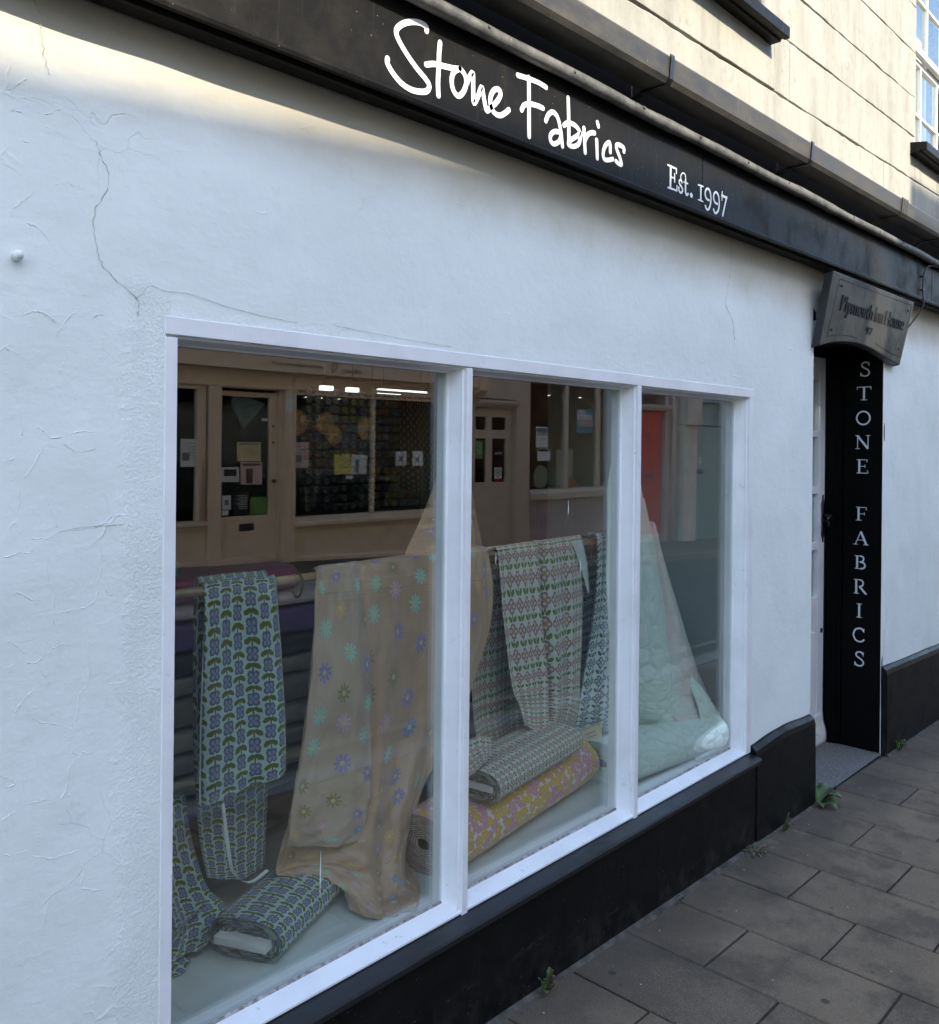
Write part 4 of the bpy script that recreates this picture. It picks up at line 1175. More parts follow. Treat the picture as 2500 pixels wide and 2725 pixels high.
EST = [
 [(.010, [(2.58, 2.531), (2.58, 2.497), (2.579, 2.462)]), (.006, [(2.562, 2.532), (2.589, 2.532), (2.616, 2.532)]), (.005, [(2.617, 2.532), (2.617, 2.517)]), (.005, [(2.586, 2.497), (2.606, 2.498)]), (.005, [(2.605, 2.513), (2.606, 2.485)]), (.006, [(2.564, 2.458), (2.591, 2.459), (2.622, 2.46)]), (.005, [(2.622, 2.476), (2.621, 2.461)])],
 [(.007, [(2.655, 2.495), (2.649, 2.501), (2.638, 2.498), (2.637, 2.488), (2.65, 2.481), (2.66, 2.471), (2.653, 2.46), (2.641, 2.46), (2.635, 2.465), (2.635, 2.474)]), (.004, [(2.649, 2.503), (2.646, 2.514), (2.657, 2.527), (2.672, 2.528), (2.679, 2.517), (2.679, 2.5)])],
 [(.008, [(2.679, 2.51), (2.679, 2.488), (2.68, 2.467), (2.689, 2.46), (2.697, 2.466)]), (.005, [(2.668, 2.5), (2.694, 2.5)])],
 [(.016, [(2.718, 2.466), (2.7205, 2.465)])],
 [(.009, [(2.786, 2.512), (2.786, 2.487), (2.786, 2.463)]), (.005, [(2.767, 2.512), (2.802, 2.514)]), (.005, [(2.769, 2.461), (2.801, 2.461)])],
 [(.008, [(2.846, 2.475), (2.827, 2.477), (2.817, 2.491), (2.822, 2.506), (2.836, 2.514), (2.85, 2.509), (2.858, 2.494), (2.859, 2.476), (2.852, 2.454), (2.839, 2.44), (2.826, 2.442), (2.82, 2.45)])],
 [(.008, [(2.909, 2.475), (2.889, 2.477), (2.879, 2.491), (2.883, 2.506), (2.897, 2.515), (2.912, 2.51), (2.92, 2.496), (2.922, 2.477), (2.916, 2.455), (2.9, 2.44), (2.887, 2.441), (2.88, 2.45)])],
 [(.009, [(2.942, 2.513), (2.961, 2.512), (2.98, 2.513)]), (.008, [(2.978, 2.513), (2.964, 2.479), (2.949, 2.441)]), (.004, [(2.944, 2.527), (2.942, 2.495)])],
]
for g in EST:
    mb = MB()
    for k, (wd, st_) in enumerate(g):
        ribbon(mb, st_, wd, lambda u, v, dd: (u, -.0803 - dd, v), .0010 + .00012 * k)
    mb.build('letter', MT['letter_white'], sign)

# ---------------------------------------------------------------- gutter
gut = thing('rain_gutter', (3.4, -.14, 2.7), 'dark plastic rain gutter with strap brackets running above the black sign', 'gutter')
zg = lambda x: 2.704 + .0155 * (x - 1.86)
GP = [(-.200, .080), (-.203, .074), (-.198, .014), (-.187, .0), (-.102, .0), (-.091, .013), (-.088, .075), (-.092, .075), (-.095, .015), (-.104, .005), (-.185, .005), (-.194, .016), (-.198, .080)]
cuts = [-6, -1.9, .3, 2.37, 3.454, 4.609, 5.27, 7.6, 12]
for a, b in zip(cuts[:-1], cuts[1:]):
    prof_x('gutter_section', MT['gutter_plastic'], gut, GP, a + .0015, b - .0015, zg, 6, smooth=False)
def strap(xc, w, n=1):
    for k in range(n):
        x0 = xc - w * n / 2 + w * k
        o = [(-.2005, .086), (-.208, .083), (-.209, .072), (-.204, .010), (-.191, -.006), (-.098, -.006), (-.061, -.030), (-.061, -.012), (-.098, -.001), (-.188, -.001), (-.1995, .012), (-.2045, .072)]
        prof_x('bracket', MT['iron_black'] if n == 1 else MT['gutter_plastic'], gut, o, x0 + w * .12, x0 + w * .88, zg, 1, bevel=.0015)
for xc in (-1.9, .3, 2.37, 3.454):
    strap(xc, .028)
strap(4.609, .024, 4)
strap(5.27, .028); strap(7.6, .028)

# ---------------------------------------------------------------- carved plaque over the door
plq = thing('door_plaque', (4.55, -.07, 2.06), 'dark carved wooden plaque with an arched lower edge over the doorway', 'plaque')
def pf(x, z, dd):
    t = (z - 2.06) / .34
    return (x, -.040 - .065 * t - dd, z + dd * .19)
out_ = [(3.965, 2.062), (4.10, 2.090), (4.23, 2.104), (4.40, 2.114), (4.507, 2.113), (4.66, 2.103), (4.82, 2.085), (4.97, 2.066), (5.095, 2.056), (5.12, 2.396), (3.955, 2.393)]
pb = MB().extrude(out_, lambda p, t: pf(p[0], p[1], t), 0.0, -.038).build('board', MT['plaque_black'], plq, bevel=.004)
bl = MB()
for k, s_ in enumerate(([(4.03, 2.108), (4.045, 2.368), (5.085, 2.374), (5.062, 2.096)], [(4.03, 2.108), (4.16, 2.128), (4.30, 2.136), (4.40, 2.136)], [(4.66, 2.133), (4.85, 2.112), (5.062, 2.096)])):
    ribbon(bl, s_, .004, pf, .0006 + .0002 * k, False, k > 0)
bl.build('border_line', MT['plaque_cut'], pb)
for wd_, x_, l_ in (('Plymouth', 4.12, .42), ('Inn', 4.575, .115), ('House', 4.725, .295)):
    text_mesh('lettering', wd_, .105, MT['plaque_cut'], pb, pf(x_, 2.235, .0012), (1, 0, 0), Vector((0, -.065, .34)).normalized(), .002, l_)
text_mesh('lettering', '97', .055, MT['plaque_cut'], pb, pf(4.50, 2.165, .0012), (1, 0, 0), Vector((0, -.065, .34)).normalized(), .002, .085)
for q in ((4.086, 2.342), (5.045, 2.342), (4.07, 2.143), (5.023, 2.138)):
    MB().tube([pf(q[0], q[1], 0), pf(q[0], q[1], .003)], .007, 8).build('bolt', MT['plaque_cut'], pb)
# cable
cp = smooth_path([(5.72, -.1, 2.655), (5.52, -.1, 2.652), (5.42, -.098, 2.642), (5.36, -.096, 2.62), (5.322, -.092, 2.57), (5.315, -.090, 2.48), (5.317, -.094, 2.415), (5.30, -.075, 2.36), (5.25, -.05, 2.30), (5.19, -.030, 2.245), (5.12, -.014, 2.20)], 6)
cb = MB().tube(cp, .0042, 6).build('loose_cable', MT['cable_black'], None, smooth=True)
tag(cb, 'thin black cable looping down from the lead flashing to the plaque edge', 'cable')
for zc in (2.565, 2.49):
    box('clip', MT['cable_black'], cb, 5.305, 5.333, -.094, -.0815, zc, zc + .007, .001)
# ---------------------------------------------------------------- window display
def cr1(P, t):
    n = len(P) - 1
    f = min(max(t, 0), 1) * n
    i = min(int(f), n - 1)
    t = f - i
    p0, p1, p2, p3 = P[max(i - 1, 0)], P[i], P[i + 1], P[min(i + 2, n)]
    return 0.5 * (2 * p1 + (p2 - p0) * t + (2 * p0 - 5 * p1 + 4 * p2 - p3) * t * t + (3 * p1 - p0 - 3 * p2 + p3) * t ** 3)
def folds(seed, n, amp, t0=0.0, drift=.1, sharp=1.0):
    rg = random.Random(seed)
    F = [((k + .5 + rg.uniform(-.3, .3)) / n, rg.uniform(.35, .6) / n, rg.choice((-1, 1, 1)) * rg.uniform(.5, 1.0), rg.uniform(-drift, drift), rg.uniform(-.3, .5)) for k in range(n)]
    def f(s, t):
        v = 0
        for s0, wd, a, dr, st in F:
            g = (s - s0 - dr * t) / wd
            v += a * math.exp(-g * g * sharp) * min(1, max(0, (t - st - t0) * 1.6 + .15))
        return v * amp
    return f
def cloth(name, rows, mat, parent=None, nu=60, nv=70, fold=None, fdir=(0, -1, 0), wr=.004, solid=.0012, seed=1, W=None, flip=False, **p):
    rows = [[Vector(q) for q in r_] for r_ in rows]
    fd = Vector(fdir)
    L = sum((rows[i + 1][len(rows[0]) // 2] - rows[i][len(rows[0]) // 2]).length for i in range(len(rows) - 1))
    if W is None:
        W = sum(sum((r_[k + 1] - r_[k]).length for k in range(len(r_) - 1)) for r_ in rows) / len(rows)
    def fn(s, t):
        col = [cr1(r_, s) for r_ in rows]
        q = cr1(col, t)
        dsp = (fold(s, t) if fold else 0) + wr * mnoise.noise(Vector((s * W * 14, t * L * 7, seed))) + wr * .5 * mnoise.noise(Vector((s * W * 40, t * L * 22, seed + 9)))
        q = q + fd * dsp
        if q.y > 0:
            q.y = max(q.y, .0705)          # cloth stays behind the glass
            q.z = max(q.z, .3745)          # and on the display floor
        return q
    mb = MB().grid(fn, nu, nv, lambda s, t: (s * W + .013 * seed, -t * L + .021 * seed))
    return mb.build(name, mat, parent, smooth=True, solid=solid, **p)
def superell(k, w, h, n):
    a = 2 * PI * k
    c, s = math.cos(a), math.sin(a)
    return w / 2 * math.copysign(abs(c) ** (2 / n), c), h / 2 * math.copysign(abs(s) ** (2 / n), s)
def bolt(parent, p0, ang, L, w, h, mat, endmat, n=2.6, board=None, seed=0, sag=.004, part='rolled_cloth'):
    a = Vector((math.cos(ang), math.sin(ang), 0)); b = Vector((-math.sin(ang), math.cos(ang), 0))
    p0 = Vector(p0)
    per = 2 * (w + h) * .86
    def pos(k, t, rr):
        cx, cz = superell(k, w, h, n)
        wob = 1 + .03 * mnoise.noise(Vector((math.cos(2 * PI * k) * 1.5, math.sin(2 * PI * k) * 1.5, t * 3 + seed)))
        q = p0 + a * (t * L) + b * (cx * rr * wob) + Vector((0, 0, h / 2 + cz * rr * (wob if cz > 0 else 1)))
        return q
    mb = MB()
    mb.grid(lambda k, t: pos(k, t, 1), 56, 18, lambda k, t: (k * per, t * L + .03 * seed), 0)
    for t, sg in ((0, 1), (1, -1)):
        def cap(k, r_):
            q = pos(k, t, 1 - .82 * r_)
            return q + a * sg * (sag * math.sin(r_ * 9 + k * 5) * .5 + .006 * r_ + .003 * mnoise.noise(Vector((k * 12, r_ * 8, seed))))
        mb.grid(cap, 56, 12, lambda k, r_: (r_, k), 1)
    o = mb.build(part, [mat, endmat], parent, smooth=True)
    if board:
        bw, bh, out = board
        q = p0 + Vector((0, 0, h / 2))
        e = MB()
        def bp(u, v, ww): return tuple(q + a * u + b * v + Vector((0, 0, ww)))
        e.hexa([bp(-out, -bw / 2, -bh / 2), bp(L + out * .6, -bw / 2, -bh / 2), bp(L + out * .6, bw / 2, -bh / 2), bp(-out, bw / 2, -bh / 2), bp(-out, -bw / 2, bh / 2), bp(L + out * .6, -bw / 2, bh / 2), bp(L + out * .6, bw / 2, bh / 2), bp(-out, bw / 2, bh / 2)])
        e.build('core_board', MT['card_white'], parent, bevel=.0015)
    return o
FZ = .3725       # top of the display floor

rail = MB().tube([(.632, .352, 1.236), (3.04, .352, 1.236)], .0115, 12).build('display_rail', MT['pale_wood'], None, smooth=True)
tag(rail, 'pale wooden rail across the window that the fabrics hang over', 'rail')
MB().tube([(3.02, .372, FZ), (3.02, .372, 1.26)], .009, 10).build('post', MT['pale_wood'], rail, smooth=True)
for xh in (1.40, 2.735):
    MB().tube(smooth_path([(xh, .372, 1.252), (xh + .003, .354, 1.2515), (xh + .006, .336, 1.243), (xh + .008, .334, 1.22), (xh + .004, .337, 1.195), (xh, .350, 1.186), (xh - .002, .360, 1.20)], 5), .0035, 6).build('hook', MT['brass'], rail, smooth=True)

# aqua floral length over the rail, its tail, and its bolt
t = thing('fabric_length', (1.2, .35, FZ), 'aqua cotton length with blue flowers and olive leaves hung over the rail', 'fabric', 'fabric lengths hung in the window')
fa = folds(3, 4, .032, .0, .06)
cloth('front_drop', [
    [(1.118, .352, 1.251), (1.17, .352, 1.253), (1.22, .352, 1.252), (1.27, .352, 1.251), (1.318, .352, 1.249)],
    [(1.112, .332, 1.240), (1.17, .330, 1.243), (1.22, .330, 1.242), (1.27, .331, 1.242), (1.320, .333, 1.240)],
    [(1.104, .326, 1.06), (1.165, .318, 1.06), (1.222, .322, 1.06), (1.278, .318, 1.06), (1.330, .322, 1.06)],
    [(1.096, .322, .90), (1.162, .310, .90), (1.224, .318, .90), (1.284, .310, .90), (1.337, .318, .90)],
    [(1.094, .318, .735), (1.160, .304, .738), (1.226, .314, .742), (1.286, .305, .75), (1.342, .316, .757)]], MT['cloth_aqua'], t, 70, 70, fa, seed=2, W=.25)
cloth('back_drop', [
    [(1.12, .356, 1.250), (1.22, .356, 1.251), (1.315, .356, 1.249)],
    [(1.12, .378, 1.232), (1.22, .378, 1.234), (1.315, .378, 1.232)],
    [(1.13, .392, .85), (1.24, .398, .85), (1.345, .392, .85)],
    [(1.15, .396, .62), (1.25, .405, .60), (1.345, .396, .62)],
    [(1.17, .388, .50), (1.25, .398, .47), (1.335, .392, .475)]], MT['cloth_aqua'], t, 40, 60, folds(8, 3, .016), seed=4, W=.27)
cloth('selvedge', [[(1.116, .327, 1.242), (1.121, .325, 1.242)], [(1.102, .314, 1.06), (1.107, .311, 1.06)], [(1.094, .308, .90), (1.099, .305, .90)], [(1.091, .302, .735), (1.096, .299, .735)]], MT['cloth_tape'], t, 4, 40, None, wr=.002, seed=3)
cloth('selvedge', [[(1.150, .313, 1.02), (1.158, .311, 1.02)], [(1.137, .298, .88), (1.146, .296, .88)], [(1.131, .292, .738), (1.140, .290, .738)]], MT['cloth_tape'], t, 4, 30, None, wr=.002, seed=6)
cloth('tail', [[(1.02, .40, .72), (1.07, .42, .72), (1.12, .42, .72)], [(1.03, .40, .60), (1.08, .42, .60), (1.14, .42, .60)], [(1.05, .38, .50), (1.10, .40, .48), (1.17, .40, .48)], [(1.06, .36, .42), (1.11, .37, .415), (1.20, .36, .43)], [(1.00, .34, .385), (1.06, .30, .388), (1.12, .30, .40)]], MT['cloth_aqua'], t, 34, 40, folds(5, 3, .014), seed=7, W=.2)
cloth('selvedge', [[(1.150, .30, .72), (1.158, .30, .72)], [(1.165, .305, .62), (1.174, .303, .62)], [(1.185, .31, .54), (1.194, .306, .535)], [(1.235, .315, .497), (1.242, .309, .492)], [(1.30, .33, .50), (1.306, .325, .494)]], MT['cloth_tape'], t, 4, 40, None, wr=.002, seed=8)
t = thing('fabric_bolt', (1.25, .2, FZ), 'aqua floral cotton bolt lying flat on the display floor, white board end showing', 'fabric bolt', 'fabric bolts on the display floor')
bolt(t, (1.163, .212, FZ), R(25), .385, .20, .096, MT['cloth_aqua'], MT['roll_aqua'], 2.7, (.140, .019, .026), 1)
cloth('loose_end', [[(1.05, .30, .45), (1.10, .34, .455), (1.16, .37, .46)], [(1.00, .30, .42), (1.05, .36, .42), (1.12, .40, .42)], [(.97, .28, .38), (1.02, .33, .382), (1.08, .38, .384)], [(.98, .24, .376), (1.03, .27, .377), (1.07, .30, .378)]], MT['cloth_aqua'], t, 30, 30, folds(2, 3, .012), seed=11, W=.18)

# sliver of floral patchwork at the left edge of the window
o = cloth('fabric_length', [[(.905, .30, 1.245), (.94, .30, 1.247), (.985, .30, 1.246)], [(.90, .29, 1.0), (.945, .27, 1.0), (.995, .285, 1.0)], [(.90, .29, .80), (.945, .275, .80), (.995, .285, .80)], [(.905, .29, .62), (.94, .275, .61), (.985, .29, .60)]], MT['cloth_blossom'], None, 24, 50, folds(12, 2, .012), seed=9, W=.12)
tag(o, 'muted patchwork floral cloth hanging beside the left window frame', 'fabric', 'fabric lengths hung in the window')

# peach organza: hung from above, drawn over the rail and spilled on to the floor
t = thing('fabric_length', (1.7, .3, FZ), 'peach organza embroidered with coloured star flowers spilling on to the floor', 'fabric', 'fabric lengths hung in the window')
fe = folds(21, 10, .022, .0, .16)
cloth('front_drop', [
    [(1.462, .362, 1.254), (1.60, .362, 1.256), (1.75, .362, 1.258), (1.92, .362, 1.262), (2.06, .362, 1.262), (2.14, .362, 1.258)],
    [(1.450, .332, 1.244), (1.59, .330, 1.246), (1.75, .330, 1.248), (1.93, .332, 1.250), (2.08, .332, 1.250), (2.155, .335, 1.246)],
    [(1.425, .312, 1.05), (1.56, .300, 1.05), (1.73, .295, 1.05), (1.91, .300, 1.05), (2.06, .305, 1.05), (2.145, .31, 1.05)],
    [(1.385, .298, .82), (1.52, .285, .82), (1.69, .275, .82), (1.86, .285, .83), (1.98, .295, .84), (2.06, .30, .86)],
    [(1.345, .300, .62), (1.47, .272, .62), (1.63, .250, .62), (1.78, .265, .63), (1.88, .285, .65), (1.95, .30, .70)],
    [(1.325, .320, .50), (1.44, .275, .505), (1.585, .218, .48), (1.70, .235, .47), (1.77, .30, .50), (1.80, .34, .56)],
    [(1.345, .315, .472), (1.455, .245, .470), (1.560, .170, .405), (1.645, .185, .392), (1.705, .24, .40), (1.735, .30, .42)],
    [(1.455, .245, .462), (1.480, .175, .398), (1.540, .125, .381), (1.615, .118, .381), (1.675, .15, .382), (1.71, .20, .385)],
    [(1.462, .192, .385), (1.480, .135, .379), (1.520, .092, .378), (1.580, .080, .378), (1.625, .092, .378), (1.655, .125, .379)]],
    MT['cloth_organza'], t, 120, 150, fe, fdir=(-.2, -1, .25), wr=.011, seed=5, W=.66)
cloth('outer_layer', [
    [(1.458, .345, 1.2585), (1.52, .345, 1.260), (1.585, .345, 1.2605)],
    [(1.446, .322, 1.246), (1.515, .319, 1.248), (1.590, .319, 1.249)],
    [(1.418, .292, 1.05), (1.50, .272, 1.05), (1.592, .276, 1.05)],
    [(1.378, .276, .82), (1.475, .256, .82), (1.583, .252, .82)],
    [(1.340, .276, .64), (1.44, .248, .63), (1.555, .230, .62)],
    [(1.335, .285, .555), (1.42, .258, .54), (1.52, .232, .53)]],
    MT['cloth_organza_pale'], t, 50, 100, folds(24, 3, .018, 0, .14), fdir=(-.1, -1, 0), wr=.010, seed=16, W=.20)
cloth('upper_fall', [
    [(2.035, .41, 2.12), (2.06, .43, 2.12), (2.09, .44, 2.12), (2.12, .43, 2.12)],
    [(2.025, .40, 1.80), (2.06, .42, 1.80), (2.10, .43, 1.80), (2.13, .42, 1.80)],
    [(1.985, .39, 1.56), (2.05, .42, 1.56), (2.11, .43, 1.56), (2.155, .42, 1.56)],
    [(1.905, .38, 1.40), (2.03, .41, 1.40), (2.12, .43, 1.40), (2.185, .42, 1.40)],
    [(1.800, .37, 1.235), (2.00, .40, 1.235), (2.14, .43, 1.235), (2.235, .42, 1.20)],
    [(1.80, .42, 1.0), (2.00, .44, 1.0), (2.13, .45, 1.0), (2.215, .43, 1.0)],
    [(1.80, .43, .75), (1.95, .45, .75), (2.07, .45, .75), (2.14, .43, .75)],
    [(1.78, .43, .55), (1.9, .45, .55), (2.0, .45, .55), (2.05, .43, .55)]],
    MT['cloth_organza_sheer'], t, 60, 120, folds(33, 6, .034, 0, .15), wr=.004, seed=15, W=.34)

# cream length with pink flowers, and the blue colourway beside it
t = thing('fabric_length', (2.4, .35, FZ), 'cream cotton length with rows of pink flowers and green leaves over the rail', 'fabric', 'fabric lengths hung in the window')
def fb(s, t_):
    g = lambda a, w: math.exp(-((s - a) / w) ** 2)
    return (-.045 * g(.44 + .03 * t_, .030) + .020 * g(.36, .05) + .022 * g(.55, .06) - .012 * g(.70 + .05 * t_, .03) + .010 * g(.78, .04) - .012 * g(.08, .05)) * min(1, .25 + t_ * 1.6)
cloth('front_drop', [
    [(2.192, .358, 1.249), (2.33, .358, 1.252), (2.45, .358, 1.253), (2.57, .358, 1.255), (2.672, .358, 1.255)],
    [(2.196, .332, 1.240), (2.33, .330, 1.243), (2.45, .330, 1.244), (2.57, .331, 1.246), (2.672, .333, 1.246)],
    [(2.215, .318, 1.02), (2.34, .312, 1.02), (2.45, .318, 1.02), (2.57, .312, 1.02), (2.668, .322, 1.02)],
    [(2.245, .306, .80), (2.36, .298, .80), (2.46, .306, .80), (2.56, .300, .80), (2.648, .312, .80)],
    [(2.275, .295, .72), (2.36, .290, .70), (2.46, .297, .69), (2.55, .295, .67), (2.625, .305, .64)],
    [(2.300, .292, .655), (2.355, .284, .622), (2.46, .300, .628), (2.54, .305, .60), (2.606, .312, .56)]],
    MT['cloth_pink'], t, 110, 100, fb, seed=4, W=.50)
cloth('back_drop', [
    [(2.16, .362, 1.248), (2.40, .362, 1.250), (2.66, .362, 1.252)],
    [(2.155, .384, 1.228), (2.40, .384, 1.23), (2.66, .384, 1.232)],
    [(2.15, .405, .95), (2.40, .42, .95), (2.65, .405, .95)],
    [(2.16, .41, .68), (2.40, .43, .68), (2.63, .41, .68)],
    [(2.20, .40, .56), (2.40, .42, .56), (2.62, .40, .56)]], MT['cloth_pink'], t, 50, 60, folds(14, 5, .015), seed=19, W=.56)
cloth('turned_edge', [[(2.60, .328, 1.250), (2.64, .325, 1.250), (2.675, .33, 1.249)], [(2.645, .316, 1.15), (2.665, .314, 1.15), (2.690, .32, 1.15)], [(2.688, .312, 1.05), (2.692, .311, 1.05), (2.698, .313, 1.05)]], MT['cloth_tape'], t, 12, 30, None, seed=20, wr=.002)
t = thing('fabric_length', (2.85, .37, FZ), 'pale cotton length with rows of slate blue flowers gathered in folds', 'fabric', 'fabric lengths hung in the window')
def fc(s, t_):
    return .013 * math.sin(s * 2 * PI * 3.2 + 1.2 * t_) * (.45 + .55 * (1 - t_)) + .010 * math.sin(s * 31 + t_ * 3)
cloth('front_drop', [
    [(2.762, .360, 1.258), (2.83, .358, 1.262), (2.90, .356, 1.264), (2.97, .356, 1.262)],
    [(2.758, .334, 1.246), (2.83, .330, 1.250), (2.90, .330, 1.252), (2.975, .332, 1.250)],
    [(2.745, .330, 1.05), (2.82, .322, 1.05), (2.90, .326, 1.05), (2.98, .33, 1.05)],
    [(2.700, .332, .82), (2.79, .326, .82), (2.88, .326, .82), (2.965, .332, .82)],
    [(2.640, .336, .60), (2.75, .330, .60), (2.84, .330, .60), (2.94, .336, .60)],
    [(2.622, .340, .520), (2.73, .336, .498), (2.83, .336, .49), (2.92, .34, .50)]],
    MT['cloth_blue'], t, 110, 90, fc, seed=6, W=.34)
cloth('back_drop', [[(2.765, .366, 1.256), (2.86, .366, 1.26), (2.97, .366, 1.258)], [(2.76, .39, 1.23), (2.86, .39, 1.232), (2.97, .39, 1.23)], [(2.74, .41, .9), (2.84, .42, .9), (2.97, .41, .9)], [(2.70, .41, .6), (2.81, .42, .6), (2.95, .41, .6)]], MT['cloth_blue'], t, 40, 40, folds(41, 4, .012), seed=23, W=.4)

# bolts in the middle light
t = thing('fabric_bolt', (2.15, .2, FZ), 'fat cotton bolt crowded with yellow and pink blossoms lying by the glass', 'fabric bolt', 'fabric bolts on the display floor')
bolt(t, (1.745, .212, FZ), R(8), .87, .250, .163, MT['cloth_blossom'], MT['roll_blossom'], 2.3, None, 3)
t2 = thing('fabric_bolt', (2.2, .2, .50), 'cream bolt with pink flower rows resting on the blossom print bolt', 'fabric bolt', 'fabric bolts on the display floor')
bolt(t2, (1.93, .200, .534), R(9), .54, .215, .094, MT['cloth_pink'], MT['roll_pink'], 2.8, (.165, .016, .010), 5)
cloth('loose_end', [[(2.00, .30, 0.633), (2.06, .31, 0.638), (2.12, .31, 0.638)], [(1.97, .28, 0.653), (2.03, .29, 0.665), (2.12, .29, 0.653)], [(1.92, .26, 0.635), (1.99, .25, 0.645), (2.08, .25, 0.636)], [(1.90, .20, 0.627), (1.96, .20, 0.635), (2.04, .22, 0.632)], [(1.89, .17, 0.613), (1.93, .16, 0.633), (1.98, .18, 0.632)]], MT['cloth_pink'], t2, 36, 36, folds(6, 4, .014), fdir=(0, -.3, 1), seed=29, W=.22)

# mint quilted cloth
t = thing('quilted_throw', (3.1, .2, FZ), 'mint green quilted cloth tied above and heaped against the right hand pane', 'fabric', 'fabric lengths hung in the window')
ff = folds(52, 3, .048, .1, .10)
cloth('drape', [
    [(2.90, .34, 2.18), (2.94, .33, 2.18), (2.99, .34, 2.18)],
    [(2.87, .33, 1.85), (2.93, .31, 1.85), (2.99, .33, 1.85)],
    [(2.885, .33, 1.64), (2.92, .315, 1.64), (2.955, .33, 1.64)],
    [(2.81, .31, 1.44), (2.92, .285, 1.44), (3.025, .30, 1.42)],
    [(2.79, .30, 1.15), (2.96, .27, 1.15), (3.135, .295, 1.15)],
    [(2.80, .29, .85), (3.02, .25, .85), (3.275, .285, .85)],
    [(2.83, .28, .62), (3.08, .235, .62), (3.37, .275, .62)],
    [(2.88, .26, .50), (3.14, .215, .50), (3.39, .26, .50)],
    [(2.93, .23, .44), (3.18, .165, .43), (3.36, .20, .43)],
    [(3.02, .16, .39), (3.20, .095, .385), (3.33, .11, .385)]], MT['cloth_quilt'], t, 70, 120, ff, wr=.006, seed=31, W=.52, solid=.004)
cloth('front_fold', [
    [(2.90, .275, 1.40), (2.96, .265, 1.40), (3.015, .275, 1.39)],
    [(2.88, .255, 1.15), (2.98, .235, 1.15), (3.065, .25, 1.15)],
    [(2.87, .235, .90), (2.99, .205, .90), (3.100, .225, .90)],
    [(2.88, .220, .70), (3.00, .180, .70), (3.105, .205, .70)],
    [(2.90, .210, .60), (2.99, .170, .585), (3.085, .195, .615)],
    [(2.92, .215, .55), (2.97, .185, .545), (3.02, .200, .555)]], MT['cloth_quilt'], t, 40, 80, folds(55, 2, .012), wr=.004, seed=33, W=.24, solid=.004)
cloth('reverse_fold', [
    [(3.030, .268, 1.30), (3.055, .262, 1.30), (3.085, .270, 1.29)],
    [(3.065, .255, 1.12), (3.105, .240, 1.12), (3.148, .262, 1.12)],
    [(3.095, .236, .90), (3.165, .212, .90), (3.255, .250, .90)],
    [(3.100, .214, .72), (3.200, .180, .72), (3.335, .235, .72)],
    [(3.085, .195, .60), (3.205, .160, .60), (3.375, .210, .60)],
    [(3.070, .165, .545), (3.195, .130, .535), (3.365, .165, .54)],
    [(3.075, .118, .505), (3.190, .098, .495), (3.340, .118, .50)],
    [(3.090, .092, .455), (3.190, .086, .445), (3.310, .092, .45)],
    [(3.100, .082, .40), (3.190, .079, .395), (3.290, .082, .40)],
    [(3.105, .076, .376), (3.190, .074, .376), (3.280, .076, .376)]], MT['cloth_quilt_pink'], t, 44, 110, folds(57, 2, .022), wr=.005, seed=34, W=.24, solid=.004)
cloth('corner', [
    [(3.195, .190, .665), (3.215, .180, .67), (3.245, .195, .66)],
    [(3.190, .145, .60), (3.240, .132, .605), (3.300, .155, .59)],
    [(3.175, .112, .52), (3.255, .104, .525), (3.325, .122, .51)],
    [(3.150, .098, .44), (3.250, .092, .45), (3.335, .104, .44)],
    [(3.130, .090, .378), (3.240, .086, .379), (3.330, .094, .378)]], MT['cloth_quilt'], t, 40, 50, folds(58, 2, .008), wr=.004, seed=35, W=.22, solid=.004)
bolt(t, (2.655, .222, FZ), R(-6), .64, .235, .150, MT['cloth_quilt'], MT['cloth_quilt'], 2.4, None, 7, part='folded_base')
MB().tube([(2.882, .325, 1.655), (2.90, .305, 1.655), (2.94, .302, 1.655), (2.958, .325, 1.655), (2.92, .345, 1.655), (2.882, .325, 1.655)], .006, 6).build('tie', MT['cloth_tape'], t, smooth=True)

# small folded things between the bolts
t = thing('striped_bundle', (2.28, .5, FZ), 'rolled blue and white ticking stripe bundle behind the pink flower bolt', 'fabric')
bolt(t, (2.13, .56, .462), R(-25), .24, .12, .085, MT['cloth_stripe'], MT['cloth_stripe'], 2.2, None, 9)
bolt(t, (2.09, .58, FZ), R(-22), .30, .15, .090, MT['cloth_knit'], MT['cloth_knit'], 2.4, None, 10)
t = thing('knit_bundle', (2.62, .3, FZ), 'soft grey knitted bundle lying between the bolts and the mint quilt', 'fabric')
bolt(t, (2.615, .40, FZ), R(-38), .22, .15, .095, MT['cloth_knit'], MT['cloth_knit'], 2.2, None, 12)
o = MB()
cdir = Vector((math.cos(R(-14)), math.sin(R(-14)), 0))
cu_ = Vector((.10, .25, 1)).normalized()
q0 = Vector((2.615, .290, .497))
def cq(a, b, dd): return tuple(q0 + cdir * a + cu_ * b + cdir.cross(cu_) * dd)
o.hexa([cq(0, 0, 0), cq(.115, .012, 0), cq(.115, .012, -.002), cq(0, 0, -.002), cq(-.004, .062, 0), cq(.112, .074, 0), cq(.112, .074, -.002), cq(-.004, .062, -.002)])
cd = o.build('name_card', MT['card_cream'], None)
tag(cd, 'small cream card with a ruled border leaning on the grey knit bundle', 'card')
bd = MB()
for k, s_ in enumerate(([(.006, .006), (.109, .017), (.106, .068), (.002, .057), (.006, .006)], [(.03, .040), (.08, .046)], [(.04, .028), (.085, .033)])):
    ribbon(bd, s_, .0016, cq, .0006 + .0002 * k, False, False)
bd.build('border_line', MT['ink_brown'], cd)

